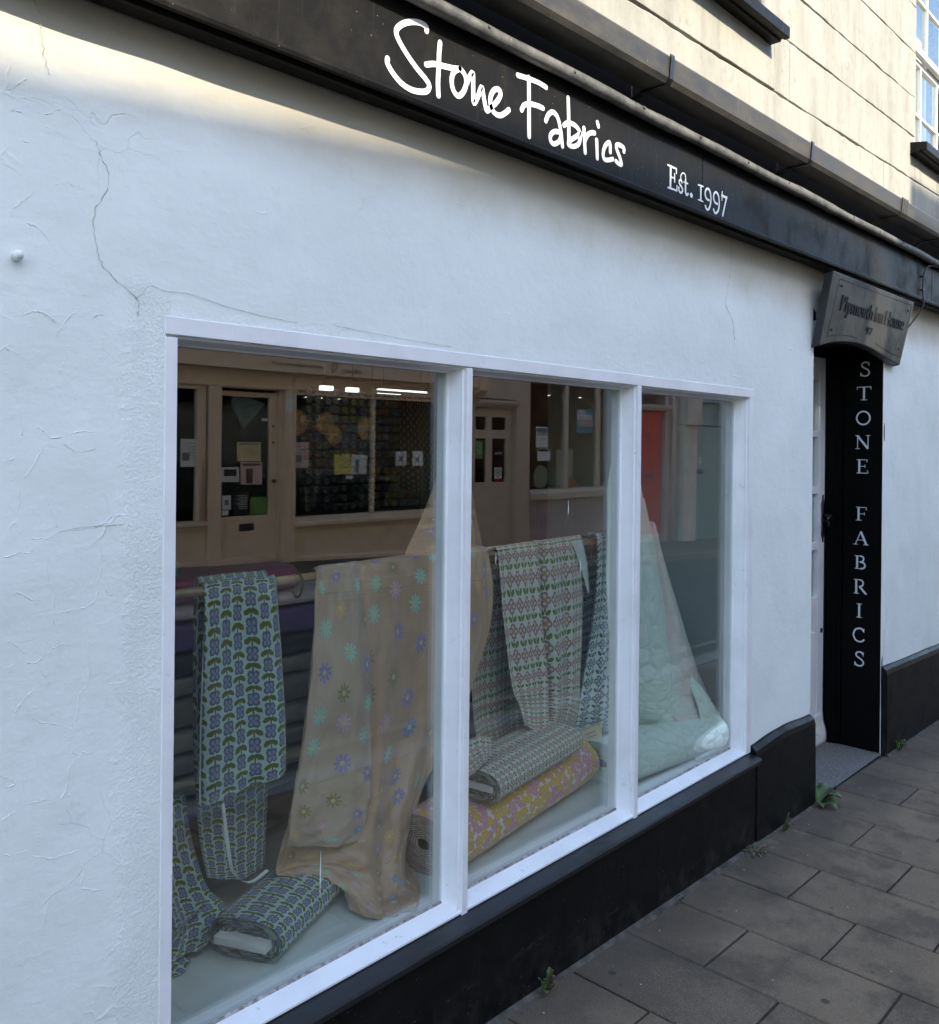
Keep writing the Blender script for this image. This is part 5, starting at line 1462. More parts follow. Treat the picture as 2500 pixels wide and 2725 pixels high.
# stack of folded cloth on a low bench behind the rail
bench = thing('display_bench', (1.5, .85, FZ), 'low dark bench at the back of the display carrying folded cloth', 'bench')
box('top', MT['room_wood'], bench, .70, 1.95, .66, 1.08, .43, .455, .003)
for a, b in ((.72, .68), (1.90, .68), (.72, 1.03), (1.90, 1.03)):
    box('leg', MT['room_wood'], bench, a, a + .04, b, b + .04, FZ, .4295, .002)
def folded(x0, x1, y0, y1, z0, h, mat, label):
    mb = MB()
    yc, w = (y0 + y1) / 2, (y1 - y0)
    sd = random.random() * 50
    def pos(k, t, rr=1):
        cx, cz = superell(k, w, h, 4.5)
        return (x0 + (x1 - x0) * t + .006 * mnoise.noise(Vector((t, k * 4, sd))), yc + cx * rr, z0 + h / 2 + cz * rr * (1 - .06 * abs(mnoise.noise(Vector((t * 6, k * 3, sd))))))
    mb.grid(lambda k, t: pos(k, t), 40, 24, lambda k, t: (k * 2 * (w + h), t * (x1 - x0)))
    for t in (0, 1):
        mb.grid(lambda k, r_: pos(k, t, 1 - r_), 40, 4, lambda k, r_: (k, r_))
    o = mb.build('folded_cloth', mat, None, smooth=True)
    tag(o, label, 'folded cloth', 'folded cloth stacked behind the rail')
z = .4555
for h, mt, nm, xa, xb in ((.060, 'cloth_dark', 'thick dark folded cloth at the foot of the stack behind the rail', .95, 1.80), (.055, 'cloth_knit', 'grey ribbed folded cloth second from the foot of the stack', .93, 1.84), (.070, 'cloth_cream', 'cream folded blanket low in the stack behind the rail', .92, 1.82), (.062, 'cloth_grey', 'plain grey folded cloth between two cream ones in the stack', .95, 1.83),
                          (.072, 'cloth_cream', 'cream folded cloth under the taupe one in the stack', .93, 1.80), (.085, 'cloth_taupe', 'thick taupe folded cloth midway up the stack', .95, 1.84), (.065, 'cloth_taupe', 'thin taupe folded cloth below the dark velvet', .93, 1.80), (.060, 'cloth_dark', 'dark velvet folded under the purple cloth', .95, 1.82),
                          (.095, 'cloth_purple', 'deep purple folded cloth near the top of the stack', .93, 1.86), (.045, 'cloth_pinkish', 'pale pinkish folded cloth between the purple and magenta', .92, 1.85), (.085, 'cloth_magenta', 'magenta folded cloth at rail height on the stack', .93, 1.66), (.050, 'cloth_greenblue', 'dark green and blue folded cloth topping the stack', .92, 1.25)):
    folded(xa, xb, .69 + random.uniform(0, .02), 1.03, z, h, MT[mt], nm)
    z += h + .0005

# back of the shop: tubes of buttons, spotted cloth, strip lights
rk = thing('button_rack', (3.75, 3.0, -.35), 'tall rack of button tubes with round coloured ends deep inside the shop', 'rack')
box('back_panel', MT['room_dark'], rk, 3.34, 4.46, 3.06, 3.10, -.349, 2.02, .003)
ring = MB()
ring.tube([(0, 0, 0), (0, -.05, 0)], .021, 12)
rme = None
tubemats = []
for k, c_ in enumerate(((.22, .24, .26), (.09, .12, .24), (.05, .13, .17), (.25, .09, .05), (.20, .17, .05), (.12, .07, .18), (.24, .24, .24), (.05, .10, .07))):
    simple('tube_cap_%d' % k, c_, .25, .1, 10, 0); tubemats.append(MT['tube_cap_%d' % k])
cap = MB()
cap.tube([(0, 0, 0), (0, -.06, 0)], .0215, 14, False)
n0 = 14
for i in range(n0):
    a, b = 2 * PI * i / n0, 2 * PI * (i + 1) / n0
    cap.face([(.0215 * math.cos(a), -.06, .0215 * math.sin(a)), (.0215 * math.cos(b), -.06, .0215 * math.sin(b)), (.012 * math.cos(b), -.06, .012 * math.sin(b)), (.012 * math.cos(a), -.06, .012 * math.sin(a))])
    cap.face([(.012 * math.cos(a), -.06, .012 * math.sin(a)), (.012 * math.cos(b), -.06, .012 * math.sin(b)), (0, -.045, 0)])
base = cap.build('button_tube', tubemats[0], rk)
base.location = (3.40, 3.058, 1.18)
tm = [None] * len(tubemats)
for k in range(len(tubemats)):
    mm = base.data.copy(); mm.materials.clear(); mm.materials.append(tubemats[k]); tm[k] = mm
cnt = 0
for j in range(14):
    for i in range(14):
        if j == 0 and i == 0: continue
        zone = (i // 4) * 2 + (j // 5)
        k = (zone * 3 + random.choice((0, 0, 0, 1, 2))) % 8
        o = bpy.data.objects.new('button_tube', tm[k])
        o.location = (3.40 + .074 * i + random.uniform(-.006, .006), 3.058, 1.18 + .058 * j + random.uniform(-.005, .005))
        link(o, rk)
o = cloth('spotted_cloth', [[(2.62, 1.28, 1.82), (2.70, 1.27, 1.825), (2.79, 1.28, 1.82)], [(2.60, 1.26, 1.6), (2.70, 1.24, 1.6), (2.80, 1.26, 1.6)], [(2.59, 1.25, 1.40), (2.70, 1.22, 1.39), (2.80, 1.25, 1.40)]], MT['cloth_dots'], None, 40, 40, folds(61, 3, .02), seed=40, W=.34)
tag(o, 'dark cloth with white spots pinned inside the shop behind the organza', 'fabric')
rod = MB().tube([(2.46, 1.285, 1.825), (2.80, 1.285, 1.825)], .006, 8).tube([(2.46, 1.285, 1.825), (2.46, 1.285, 2.339)], .003, 6).tube([(2.80, 1.285, 1.825), (2.80, 1.285, 2.339)], .003, 6).build('hanging_rod', MT['iron_black'], None)
tag(rod, 'thin black rod hung from the ceiling carrying the spotted cloth', 'rod')
lt = thing('strip_light', (3.86, 2.62, 1.92), 'long white strip light hanging inside the shop', 'light')
box('tube', MT['lamp_white'], lt, 3.66, 4.07, 2.60, 2.64, 1.918, 1.948, .003)
MB().box(3.645, 4.085, 2.585, 2.655, 1.9485, 1.965).tube([(3.7, 2.62, 1.965), (3.7, 2.62, 2.338)], .004, 6).tube([(4.03, 2.62, 1.965), (4.03, 2.62, 2.338)], .004, 6).build('housing', MT['iron_black'], lt)
for q, nm in ((3.246, 'small square white ceiling light farther from the strip light'), (3.445, 'small square white ceiling light next to the strip light')):
    l2 = thing('panel_light', (q, 2.62, 1.91), nm, 'light', 'small square lights inside the shop')
    box('diffuser', MT['lamp_white'], l2, q - .04, q + .04, 2.60, 2.64, 1.915, 1.942, .003)
    MB().box(q - .045, q + .045, 2.595, 2.645, 1.9425, 1.96).tube([(q, 2.62, 1.96), (q, 2.62, 2.338)], .004, 6).build('housing', MT['iron_black'], l2)

# ---------------------------------------------------------------- weeds at the foot of the wall
def leaf(mb, base, ang, L, w, lift, droop, seed):
    b = Vector(base)
    dr = Vector((math.cos(ang), math.sin(ang), 0)); sd = Vector((-dr.y, dr.x, 0))
    def fn(u, v):
        s = v
        wd = w * (math.sin(PI * min(1, s * .96 + .04)) ** .75) * (1 + .10 * math.sin(s * 17 + seed)) + .0015
        q = b + dr * (L * s) + Vector((0, 0, lift * math.sin(s * PI * .55) * L - droop * L * s * s))
        a = (u - .5) * 2
        return q + sd * (a * wd / 2) + Vector((0, 0, abs(a) * wd * .22 + .002 * math.sin(s * 14 + a * 3 + seed)))
    mb.grid(fn, 6, 12)
def plant(name, loc, label, cat, specs, mat):
    t = thing(name, loc, label, cat)
    for k, (ang, L, w, lift, droop) in enumerate(specs):
        mb = MB()
        leaf(mb, (loc[0] + .008 * math.cos(R(ang)), loc[1] + .008 * math.sin(R(ang)), loc[2] + .004), R(ang), L, w, lift, droop, k)
        mb.build('leaf', mat if not isinstance(mat, list) else mat[k % len(mat)], t, smooth=True)
    return t
plant('dock_weed', (4.005, -.045, gz(4.0)), 'leafy green dock weed growing beside the granite doorstep', 'weed',
      [(-105, .085, .050, .55, .5), (-60, .10, .055, .7, .55), (-15, .11, .054, .8, .5), (30, .08, .045, 1.0, .3), (-145, .07, .04, .5, .4), (-80, .06, .04, 1.0, .2), (70, .09, .045, 1.2, .2)], [MT['leaf_green'], MT['leaf_green'], MT['leaf_pale']])
plant('dry_weed', (3.30, -.065, gz(3.3)), 'dried brown weed lying in the gutter of the black plinth', 'weed', [(-160 + 37 * k, random.uniform(.04, .08), .008, .25, .25) for k in range(9)], [MT['leaf_dry'], MT['leaf_dry'], MT['leaf_grass']])
plant('seedling', (1.985, -.052, gz(1.985)), 'dark ivy-like seedling climbing the foot of the black plinth', 'weed', [(-90, .018, .014, 2.0, .1), (-20, .022, .015, 1.8, .1), (200, .022, .015, 2.0, .1), (-140, .028, .016, .8, .2), (-60, .026, .016, 1.0, .2), (10, .02, .013, 2.8, .1), (170, .02, .013, 2.4, .1), (-30, .016, .012, 3.6, .1), (-150, .016, .012, 3.2, .1)], [MT['leaf_grass'], MT['leaf_dry'], MT['leaf_grass']])
def tuft(loc, label, n, L, mat):
    t = thing('grass_tuft', loc, label, 'grass')
    for k in range(n):
        a = random.uniform(-PI, .2)
        mb = MB()
        leaf(mb, (loc[0] + random.uniform(-.02, .02), loc[1] + random.uniform(-.008, .008), loc[2]), a, L * random.uniform(.6, 1.1), .0045, random.uniform(.8, 2.2), .35, k)
        mb.build('blade', mat, t, smooth=True)
tuft((3.60, -.055, gz(3.6)), 'small tuft of grass at the plinth below the right window post', 14, .035, MT['leaf_grass'])
tuft((5.12, -.05, gz(5.12)), 'small tuft of grass at the plinth beyond the doorway', 18, .040, MT['leaf_green'])
tuft((2.72, -.056, gz(2.72)), 'tiny sprig at the plinth beneath the middle window light', 6, .022, MT['leaf_pale'])
# ---------------------------------------------------------------- across the street (seen mirrored in the panes)
F = YO
def shell(parent, x0, x1, prof, mat, wins, depth=7.0, z_base=-1.5):
    """upper front wall with a parapet outline, side and back walls, low roof; wins = list of (xa, xb, za, zb)"""
    top = min(p[1] for p in prof)
    mb = MB()
    poly = [(x0, 2.76), (x1, 2.76)] + prof[::-1]
    mb.extrude(poly, lambda p, t: (p[0], t, p[1]), F, F - .30)
    mb.box(x0, x0 + .25, F - depth, F - .301, z_base, top - .5).box(x1 - .25, x1, F - depth, F - .301, z_base, top - .5).box(x0 + .2505, x1 - .2505, F - depth, F - depth + .25, z_base, top - .5)
    w = mb.build('wall', mat, parent)
    box('roof', MT['slate'], parent, x0, x1, F - depth, F - .3005, top - .499, top - .30, .01)
    for xa, xb, za, zb in wins:
        s = MB().box(xa - .06, xb + .06, F + .002, F + .05, za - .08, za).box(xa - .06, xa, F + .002, F + .04, za, zb).box(xb, xb + .06, F + .002, F + .04, za, zb).box(xa, xb, F + .002, F + .04, zb - .06, zb).box(xa, xb, F + .002, F + .03, (za + zb) / 2 - .02, (za + zb) / 2 + .02).build('window', MT['far_white'], parent)
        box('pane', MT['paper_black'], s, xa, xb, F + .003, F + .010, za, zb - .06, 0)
    return w
def upper_windows(x0, x1, n):
    r_ = []
    for k in range(n):
        xc = x0 + (x1 - x0) * (k + .5) / n
        r_ += [(xc - .45, xc + .45, 3.6, 5.0), (xc - .45, xc + .45, 5.9, 7.0)]
    return r_
def room(parent, x0, x1, z0, z1, yb=-9.3):
    mb = MB()
    y0 = F - .10
    mb.face([(x0, yb, z0), (x1, yb, z0), (x1, yb, z1), (x0, yb, z1)]); mb.face([(x0, yb, z0), (x0, y0, z0), (x0, y0, z1), (x0, yb, z1)]); mb.face([(x1, yb, z0), (x1, y0, z0), (x1, y0, z1), (x1, yb, z1)])
    mb.face([(x0, yb, z0), (x1, yb, z0), (x1, y0, z0), (x0, y0, z0)]); mb.face([(x0, yb, z1), (x1, yb, z1), (x1, y0, z1), (x0, y0, z1)])
    mb.build('interior', MT['room_dark'], parent)
def fpane(parent, x0, x1, z0, z1, y=None):
    y = F - .03 if y is None else y
    return MB().box(x0, x1, y - .005, y, z0, z1).build('pane', MT['far_glass'], parent)
# unseen neighbour, its parapet sloped to throw the long shadow edge
nb_ = thing('shadow_neighbour', (0, F, og(0)), 'unseen cream building, parapet sloped to cast the shadow edge, left of the cream shop', 'building')
shell(nb_, -1.6, 3.745, [(-1.6, 7.59), (2.43, 7.985), (3.745, 7.99)], MT['far_cream'], upper_windows(-1.4, 3.6, 2))
MB().box(-1.6, 3.745, F - .3, F - .001, -1.0, 2.758).build('ground_wall', MT['far_cream'], nb_)
lw = thing('low_building', (-5, F, og(-5)), 'low cream building with a slate roof before the sloping parapet', 'building')
MB().box(-9, -1.62, F - 6, F, -1.0, 4.6).build('wall', MT['far_cream'], lw)  # unseen, height lowered so more sky lights the near wall
box('roof', MT['slate'], lw, -9, -1.62, F - 6, F + .1, 4.601, 4.8, .01)
box('sun_stop_wall', MT['far_cream'], nb_, 3.746, 4.029, F - .35, F - .05, -1.0, 7.50, .01)  # unseen wall added to stop sun below the slit reaching the doorway

# cream shop
hs = thing('cream_shop_building', (6.9, F, og(6.9)), 'cream painted shop with a recessed sign band and glazed door across the street', 'building')
shell(hs, 4.03, 9.69, [(4.03, 8.10), (4.62, 8.10), (4.62, 8.62), (7.2, 8.62), (7.2, 6.6), (9.69, 6.6)], MT['far_cream'], [(4.7, 5.6, 3.6, 5.0), (4.7, 5.6, 5.9, 7.0), (7.6, 8.6, 3.6, 5.0)])  # unseen parapet stepped to shape its shadow, then lowered for sky light
wl = MB()
wl.box(4.03, 4.20, F - .2, F, -.6, 2.245)
wl.box(4.2002, 5.255, F - .2, F - .001, -.6, .60)
wl.box(6.455, 9.69, F - .2, F - .001, -.6, .50)
wl.box(9.45, 9.69, F - .2, F, .501, 2.245)
wl.build('ground_wall', MT['cream_paint'], hs, bevel=.004)
prof_x('frieze', MT['cream_paint'], hs, [(F - .2, 2.246), (F + .035, 2.246), (F + .045, 2.262), (F + .03, 2.285), (F + .012, 2.29), (F + .012, 2.46), (F - .2, 2.46)], 4.03, 9.69)
fb_ = prof_x('sign_band', MT['cream_paint'], hs, [(F - .2, 2.461), (F + .17, 2.461), (F + .17, 2.70), (F + .20, 2.72), (F + .20, 2.75), (F - .2, 2.759)], 4.03, 9.69)
text_mesh('lettering', 'www.devonharpcentre.co.uk', .075, MT['ink_brown'], fb_, (6.76, F + .171, 2.535), (-1, 0, 0), (0, 0, 1), .002, .76)
text_mesh('lettering', '(01803) 865271', .070, MT['ink_brown'], fb_, (7.40, F + .171, 2.505), (-1, 0, 0), (0, 0, 1), .002, .33)
hp = MB()
for k, s_ in enumerate(([(6.90, 2.60), (6.905, 2.50)], [(6.905, 2.50), (6.975, 2.56), (6.985, 2.61)], [(6.985, 2.605), (6.94, 2.615), (6.90, 2.60)], [(6.93, 2.60), (6.93, 2.525)], [(6.955, 2.60), (6.955, 2.545)])):
    ribbon(hp, s_, .012 if k < 3 else .004, lambda u, v, dd: (u, F + .170 + dd, v), .001 + .0002 * k, False, k in (1, 2))
hp.build('emblem', MT['ink_brown'], fb_)
room(hs, 4.1, 9.6, .0, 2.40)
for xa, xb in ((5.262, 5.425), (6.285, 6.448)):
    mb = MB().box(xa, xb, F - .15, F + .05, -.3, 2.2455).box(xa - .01, xb + .01, F - .10, F + .062, -.3, og(xa) + .16).box(xa + .03, xb - .03, F + .0505, F + .056, .4, 2.12)
    mb.build('pilaster', MT['cream_paint'], hs, bevel=.004)
prof_y = MB()
for xa in (5.178, 5.200, 5.228):
    prof_y.tube([(xa, F + .012, .62), (xa, F + .012, 2.245)], .011, 8)
prof_y.build('moulding', MT['cream_paint'], hs, smooth=True)
wn_ = MB().box(4.2005, 4.24, F - .06, F + .01, .70, 2.2455).box(5.13, 5.168, F - .06, F + .01, .70, 2.2455).box(4.2405, 5.1295, F - .06, F + .008, 2.20, 2.2455).build('window', MT['cream_paint'], hs, bevel=.003)
fpane(wn_, 4.24, 5.13, .70, 2.20)
prof_x('sill', MT['cream_paint'], wn_, [(F - .06, .60), (F + .03, .60), (F + .035, .63), (F + .06, .645), (F + .06, .685), (F - .06, .70)], 4.2005, 5.256)
wn_ = MB().box(6.4555, 6.475, F - .06, F + .01, .665, 2.2455).box(7.74, 7.782, F - .06, F + .012, .665, 2.20).box(8.95, 8.992, F - .06, F + .012, .665, 2.20).box(9.42, 9.4495, F - .06, F + .01, .665, 2.2455).box(6.4755, 9.4195, F - .06, F + .008, 2.2005, 2.2455).build('window', MT['cream_paint'], hs, bevel=.003)
for xa, xb in ((6.475, 7.74), (7.782, 8.95), (8.992, 9.42)):
    fpane(wn_, xa, xb, .665, 2.20)
prof_x('sill', MT['cream_paint'], wn_, [(F - .06, .501), (F + .03, .501), (F + .04, .535), (F + .075, .55), (F + .075, .59), (F + .03, .61), (F + .03, .63), (F - .06, .665)], 6.4565, 9.4495)
prof_x('skirting', MT['cream_paint'], hs, [(F, -.3), (F + .03, -.3), (F + .03, .165), (F + .015, .19), (F, .19)], 6.46, 9.69, lambda x: -.046 * (x - 6.46), 4)
dr = MB().box(5.44, 5.485, F - .10, F - .06, og(5.8) - .02, 2.21).box(6.135, 6.245, F - .10, F - .06, og(5.8) - .02, 2.21).box(5.4852, 6.1348, F - .10, F - .06, 2.150, 2.21).box(5.4852, 6.1348, F - .10, F - .06, og(5.8) - .02, .715).build('door', MT['cream_paint'], hs, bevel=.004)
fpane(dr, 5.485, 6.135, .715, 2.15, F - .08)
box('letter_plate', MT['metal_dark'], dr, 5.73, 5.93, F - .0598, F - .052, .54, .625, .003)
box('weather_board', MT['cream_paint'], dr, 5.445, 6.24, F - .0598, F - .03, og(5.8), og(5.8) + .085, .006)
MB().tube([(6.19, F - .06, 1.12), (6.19, F - .02, 1.12)], .022, 10).build('handle', MT['metal_dark'], dr)
for z_ in (1.60, 1.80):
    MB().tube([(6.19, F - .06, z_), (6.19, F - .05, z_)], .018, 10).build('lock', MT['metal_dark'], dr)
MB().box(5.426, 5.4395, F - .12, F - .02, -.2, 2.2455).box(6.2455, 6.284, F - .12, F - .02, -.2, 2.2455).build('door_frame', MT['cream_paint'], hs, bevel=.003)
box('threshold', MT['kerb_granite'], hs, 5.44, 6.245, F - .12, F + .02, -.2, og(5.8) - .021, .004)
box('window_bed', MT['room_wood'], hs, 6.47, 9.42, F - .75, F - .07, .60, .655, .003)
box('window_bed', MT['room_wood'], hs, 4.24, 5.13, F - .75, F - .07, .62, .69, .003)

def paper(x0, x1, z0, z1, mat, label, cat='notice', y=None, lines=0, head=None, pic=None, rot=0, name='paper_notice', group='notices in the windows across the street', ink='ink_grey'):
    y = F - .028 if y is None else y
    t = thing(name, ((x0 + x1) / 2, y, z0), label, cat, group)
    cx, cz = (x0 + x1) / 2, (z0 + z1) / 2
    def rp(a, b, dd):
        a, b = a - cx, b - cz
        c, s = math.cos(rot), math.sin(rot)
        return (cx + a * c - b * s, y + dd, cz + a * s + b * c)
    sh = MB()
    sh.hexa([rp(x0, z0, -.0012), rp(x1, z0, -.0012), rp(x1, z0, 0), rp(x0, z0, 0), rp(x0, z1, -.0012), rp(x1, z1, -.0012), rp(x1, z1, 0), rp(x0, z1, 0)])
    s = sh.build('sheet', mat, t)
    pr = MB()
    w, h = x1 - x0, z1 - z0
    rg = random.Random(x0 * 100)
    def quad(a, b, c_, d_, dd):
        pr.face([rp(a, c_, dd), rp(b, c_, dd), rp(b, d_, dd), rp(a, d_, dd)][::-1])
    if head:
        quad(x0 + w * .08, x1 - w * .08, z1 - h * (.06 + head), z1 - h * .06, .0006)
    for k in range(lines):
        zt = z1 - h * ((head or 0) + .16 + k * .62 / max(lines, 1) * (1 - (head or 0)))
        quad(x1 - w * .12 - w * rg.uniform(.35, .72), x1 - w * .12, zt - h * .018, zt, .0006)
    if pic:
        a, b, c_, d_ = pic
        quad(x0 + w * a, x0 + w * b, z0 + h * c_, z0 + h * d_, .0007)
    if pr.f:
        pr.build('print', MT[ink], s)
    return s, rp
paper(4.95, 5.165, 1.31, 1.63, MT['paper_pale'], 'printed white sheet with a grey drawing in the narrow side window', lines=6, pic=(.1, .5, .22, .5))
paper(5.71, 6.03, 1.37, 1.60, MT['paper_buff'], 'buff sheet of opening hours taped to the cream door glass', lines=6, head=.08, y=F - .0780)
paper(5.76, 6.05, 1.085, 1.36, MT['paper_pink'], 'pink and white poster under the buff sheet on the cream door', pic=(.25, .55, .05, .7), head=.1, ink='ink_brown', y=F - .0780)
paper(5.50, 5.74, 1.12, 1.30, MT['paper_pale'], 'pale landscape card with a dark picture strip on the cream door', pic=(.15, .85, .4, .85), ink='ink_black', y=F - .0780)
paper(5.66, 5.88, .725, 1.0, MT['paper_black'], 'black poster with white print low on the cream door glass', lines=8, ink='paper_white', y=F - .0780)
paper(5.89, 6.13, .725, .93, MT['paper_green'], 'dull green leaflet beside the black poster on the door', lines=3, y=F - .0780)
paper(5.515, 5.63, .80, .96, MT['paper_white'], 'small white card with a crest low on the cream door', pic=(.25, .75, .3, .7), y=F - .0780)
paper(5.51, 5.60, .735, .79, MT['paper_white'], 'tiny white label in the bottom corner of the door glass', y=F - .0780)
paper(6.48, 6.70, 1.28, 1.61, MT['paper_pink'], 'printed pinkish sheet with a drawing at the edge of the wide window', lines=5, pic=(.1, .5, .22, .5))
paper(7.12, 7.39, 1.19, 1.455, MT['paper_yellow'], 'yellow leaflet in the middle of the wide cream window', lines=5, rot=.05)
paper(7.40, 7.67, 1.185, 1.445, MT['paper_pale'], 'white leaflet with a small figure next to the yellow leaflet', pic=(.25, .5, .1, .75), rot=-.04)
paper(7.32, 7.43, 1.125, 1.18, MT['paper_pale'], 'small white tag below the yellow leaflet', lines=2)
paper(8.20, 8.40, 1.29, 1.49, MT['paper_pale'], 'square white sheet with a faint spiral in the second pane', pic=(.3, .7, .3, .7))
paper(8.51, 8.71, 1.285, 1.495, MT['paper_white'], 'plain white sheet beside the spiral sheet', pic=(.35, .6, .3, .6))
paper(6.285, 6.40, 1.985, 2.155, MT['paper_white'], 'curled white sheet taped to the pilaster by the cream door', y=F + .0582, rot=-.05, group='notices in the windows across the street')
paper(6.04, 6.13, 1.86, 1.895, MT['paper_white'], 'narrow white sticker high on the cream door glass', lines=1, ink='ink_red', y=F - .0780)
# diamond warning board in the door
dm_ = thing('warning_board', (5.85, F - .0865, 1.74), 'grey diamond board warning of the uneven floor behind the door glass', 'sign')
dpts = [(5.86, 2.148), (6.09, 2.075), (5.80, 1.755), (5.62, 2.08), (5.66, 2.148)]
db = MB().extrude(dpts, lambda p, t: (p[0], t, p[1]), F - .0892, F - .0865).build('board', MT['paper_slate'], dm_)
e1, e2 = Vector((-.80, 0, -.24)).normalized(), Vector((-.24, 0, .80)).normalized()
for k, s_ in enumerate(('BEWARE', 'OF UNEVEN', 'FLOOR')):
    text_mesh('lettering', s_, .06, MT['ink_black'], db, (6.02 - .02 * k - (.05 if k == 2 else 0), F - .0863, 2.06 - .075 * k), e1, e2, .001, (.25, .27, .15)[k])
# goods in the cream shop windows
def gong(xc, zc, r_, label):
    t = thing('gong', (xc, F - .35, zc), label, 'gong', 'gongs hung in the cream shop window')
    mb = MB()
    mb.grid(lambda u, v: (xc + r_ * v * math.cos(2 * PI * u), F - .35 + .02 * (1 - v * v) + (.03 * math.exp(-(v / .2) ** 2)), zc + r_ * v * math.sin(2 * PI * u)), 36, 8)
    d_ = mb.build('disc', MT['gong_bronze'], t, smooth=True, solid=.006)
    MB().tube([(xc - r_ * .3, F - .35, zc + r_ * .95), (xc - r_ * .3, F - .35, 2.399)], .003, 5).tube([(xc + r_ * .3, F - .35, zc + r_ * .95), (xc + r_ * .3, F - .35, 2.399)], .003, 5).build('cord', MT['cable_black'], t)
gong(6.74, 1.87, .17, 'round bronze gong by the door side of the wide cream window')
gong(7.20, 1.86, .155, 'round bronze gong above the yellow leaflet')
gong(7.36, 1.70, .13, 'small bronze gong low behind the leaflets')
gong(7.93, 1.80, .16, 'round bronze gong in the second pane of the wide window')
def lathe(name, prof, loc, mat, parent=None, n=24, **p):
    mb = MB()
    mb.grid(lambda u, v: (loc[0] + cr1([Vector(q) for q in prof], v).x * math.cos(2 * PI * u), loc[1] + cr1([Vector(q) for q in prof], v).x * math.sin(2 * PI * u), loc[2] + cr1([Vector(q) for q in prof], v).y), n, 24)
    return mb.build(name, mat, parent, smooth=True, **p)
dr_ = thing('hand_drum', (8.18, F - .3, .656), 'black goblet hand drum standing in the second cream pane', 'drum')
lathe('body', [(.09, 0), (.085, .02), (.06, .08), (.05, .14), (.07, .22), (.12, .30), (.135, .38), (.125, .44), (.12, .45)], (8.18, F - .3, .656), MT['ink_black'], dr_)
MB().tube([(8.18, F - .3, 1.10), (8.18, F - .3, 1.112)], .124, 24).build('skin', MT['card_cream'], dr_)
for xa, hh, lab in ((6.62, .34, 'small wooden lap harp leaning by the printed pinkish sheet'), (6.98, .52, 'tall wooden harp body standing under the gongs'), (4.75, .75, 'dark red and green harp body in the narrow side window')):
    t = thing('lap_harp', (xa, F - .4, .656 if xa > 5 else .691), lab, 'harp', 'harps in the cream shop windows')
    zb_ = .656 if xa > 5 else .691
    mb = MB()
    mb.hexa([(xa - .04, F - .44, zb_), (xa + .05, F - .44, zb_), (xa + .05, F - .34, zb_), (xa - .04, F - .34, zb_), (xa + .12, F - .42, zb_ + hh), (xa + .15, F - .42, zb_ + hh), (xa + .15, F - .37, zb_ + hh), (xa + .12, F - .37, zb_ + hh)])
    mb.build('sound_box', MT['room_wood'] if xa > 5 else MT['cloth_magenta'], t, bevel=.006)
    MB().tube(smooth_path([(xa + .135, F - .395, zb_ + hh - .01), (xa + .05, F - .395, zb_ + hh + .02), (xa - .06, F - .395, zb_ + hh * .80)], 5), .012, 8).build('neck', MT['room_wood'] if xa > 5 else MT['paper_green'], t, smooth=True)
    MB().tube([(xa - .06, F - .395, zb_ + hh * .80), (xa - .035, F - .395, zb_ + .02)], .010, 8).build('pillar', MT['pale_wood'], t)
for xa, lab in ((6.98, 'small lit spot lamp between the two larger gongs'), (7.25, 'small lit spot lamp above the yellow leaflet'), (7.55, 'small lit spot lamp beside the window bar of the cream shop')):
    t = thing('spot_lamp', (xa, F - .5, 2.33), lab, 'lamp', 'spot lamps in the cream shop')
    MB().tube([(xa, F - .5, 2.3995), (xa, F - .5, 2.21)], [.004, .022], 10).build('shade', MT['metal_dark'], t)
    MB().tube([(xa, F - .5, 2.2098), (xa, F - .5, 2.203)], .018, 10).build('bulb', MT['lamp_warm'], t)

# taupe shop
ts = thing('taupe_shop_building', (11.6, F, og(11.6)), 'taupe painted shop with ribbed stall riser and small paned door across the street', 'building')
shell(ts, 9.71, 13.75, [(9.71, 6.3), (13.75, 6.3)], MT['far_cream'], upper_windows(9.9, 13.6, 2)[::2])  # unseen top of this and later fronts kept low for more sky light
MB().box(9.71, 9.79, F - .2, F, -.8, 2.3195).box(9.71, 11.045, F - .2, F - .001, 2.32, 2.7585).box(13.42, 13.75, F - .2, F, -.8, 2.7585).box(11.046, 13.419, F - .2, F - .04, -.8, .70).box(11.046, 13.419, F - .2, F, 2.63, 2.7585).build('ground_wall', MT['taupe_paint'], ts, bevel=.004)
prof_x('door_hood', MT['taupe_paint'], ts, [(F - .1, 2.175), (F + .03, 2.175), (F + .04, 2.20), (F + .07, 2.215), (F + .09, 2.25), (F + .09, 2.28), (F - .1, 2.3195)], 9.791, 10.72)
prof_x('corner_bracket', MT['cream_paint'], ts, [(F, 2.30), (F + .10, 2.36), (F + .19, 2.42), (F + .19, 2.72), (F, 2.7585)], 9.692, 9.87)
room(ts, 9.75, 13.7, -.15, 2.70)
MB().box(10.70, 11.03, F - .15, F + .045, -.6, 2.3195).box(10.735, 10.995, F + .0455, F + .052, .3, 2.2).build('pilaster', MT['taupe_paint'], ts, bevel=.004)
gd = og(10.2)
d2 = MB().box(9.80, 9.825, F - .09, F - .05, gd, 2.17).box(10.55, 10.69, F - .09, F - .05, gd, 2.17).box(9.8252, 10.5498, F - .09, F - .05, 2.03, 2.17).box(9.8252, 10.5498, F - .09, F - .05, 1.69, 1.825).box(9.8252, 10.5498, F - .09, F - .05, gd, 1.015).box(10.095, 10.235, F - .0905, F - .0495, 1.0152, 1.6898).box(10.085, 10.22, F - .0905, F - .0495, 1.8252, 2.0298).build('door', MT['taupe_paint'], ts, bevel=.004)
for a, b, c_, e_ in ((9.825, 10.085, 1.825, 2.03), (10.22, 10.55, 1.825, 2.03), (9.825, 10.095, 1.015, 1.69), (10.235, 10.55, 1.015, 1.69)):
    fpane(d2, a, b, c_, e_, F - .068)
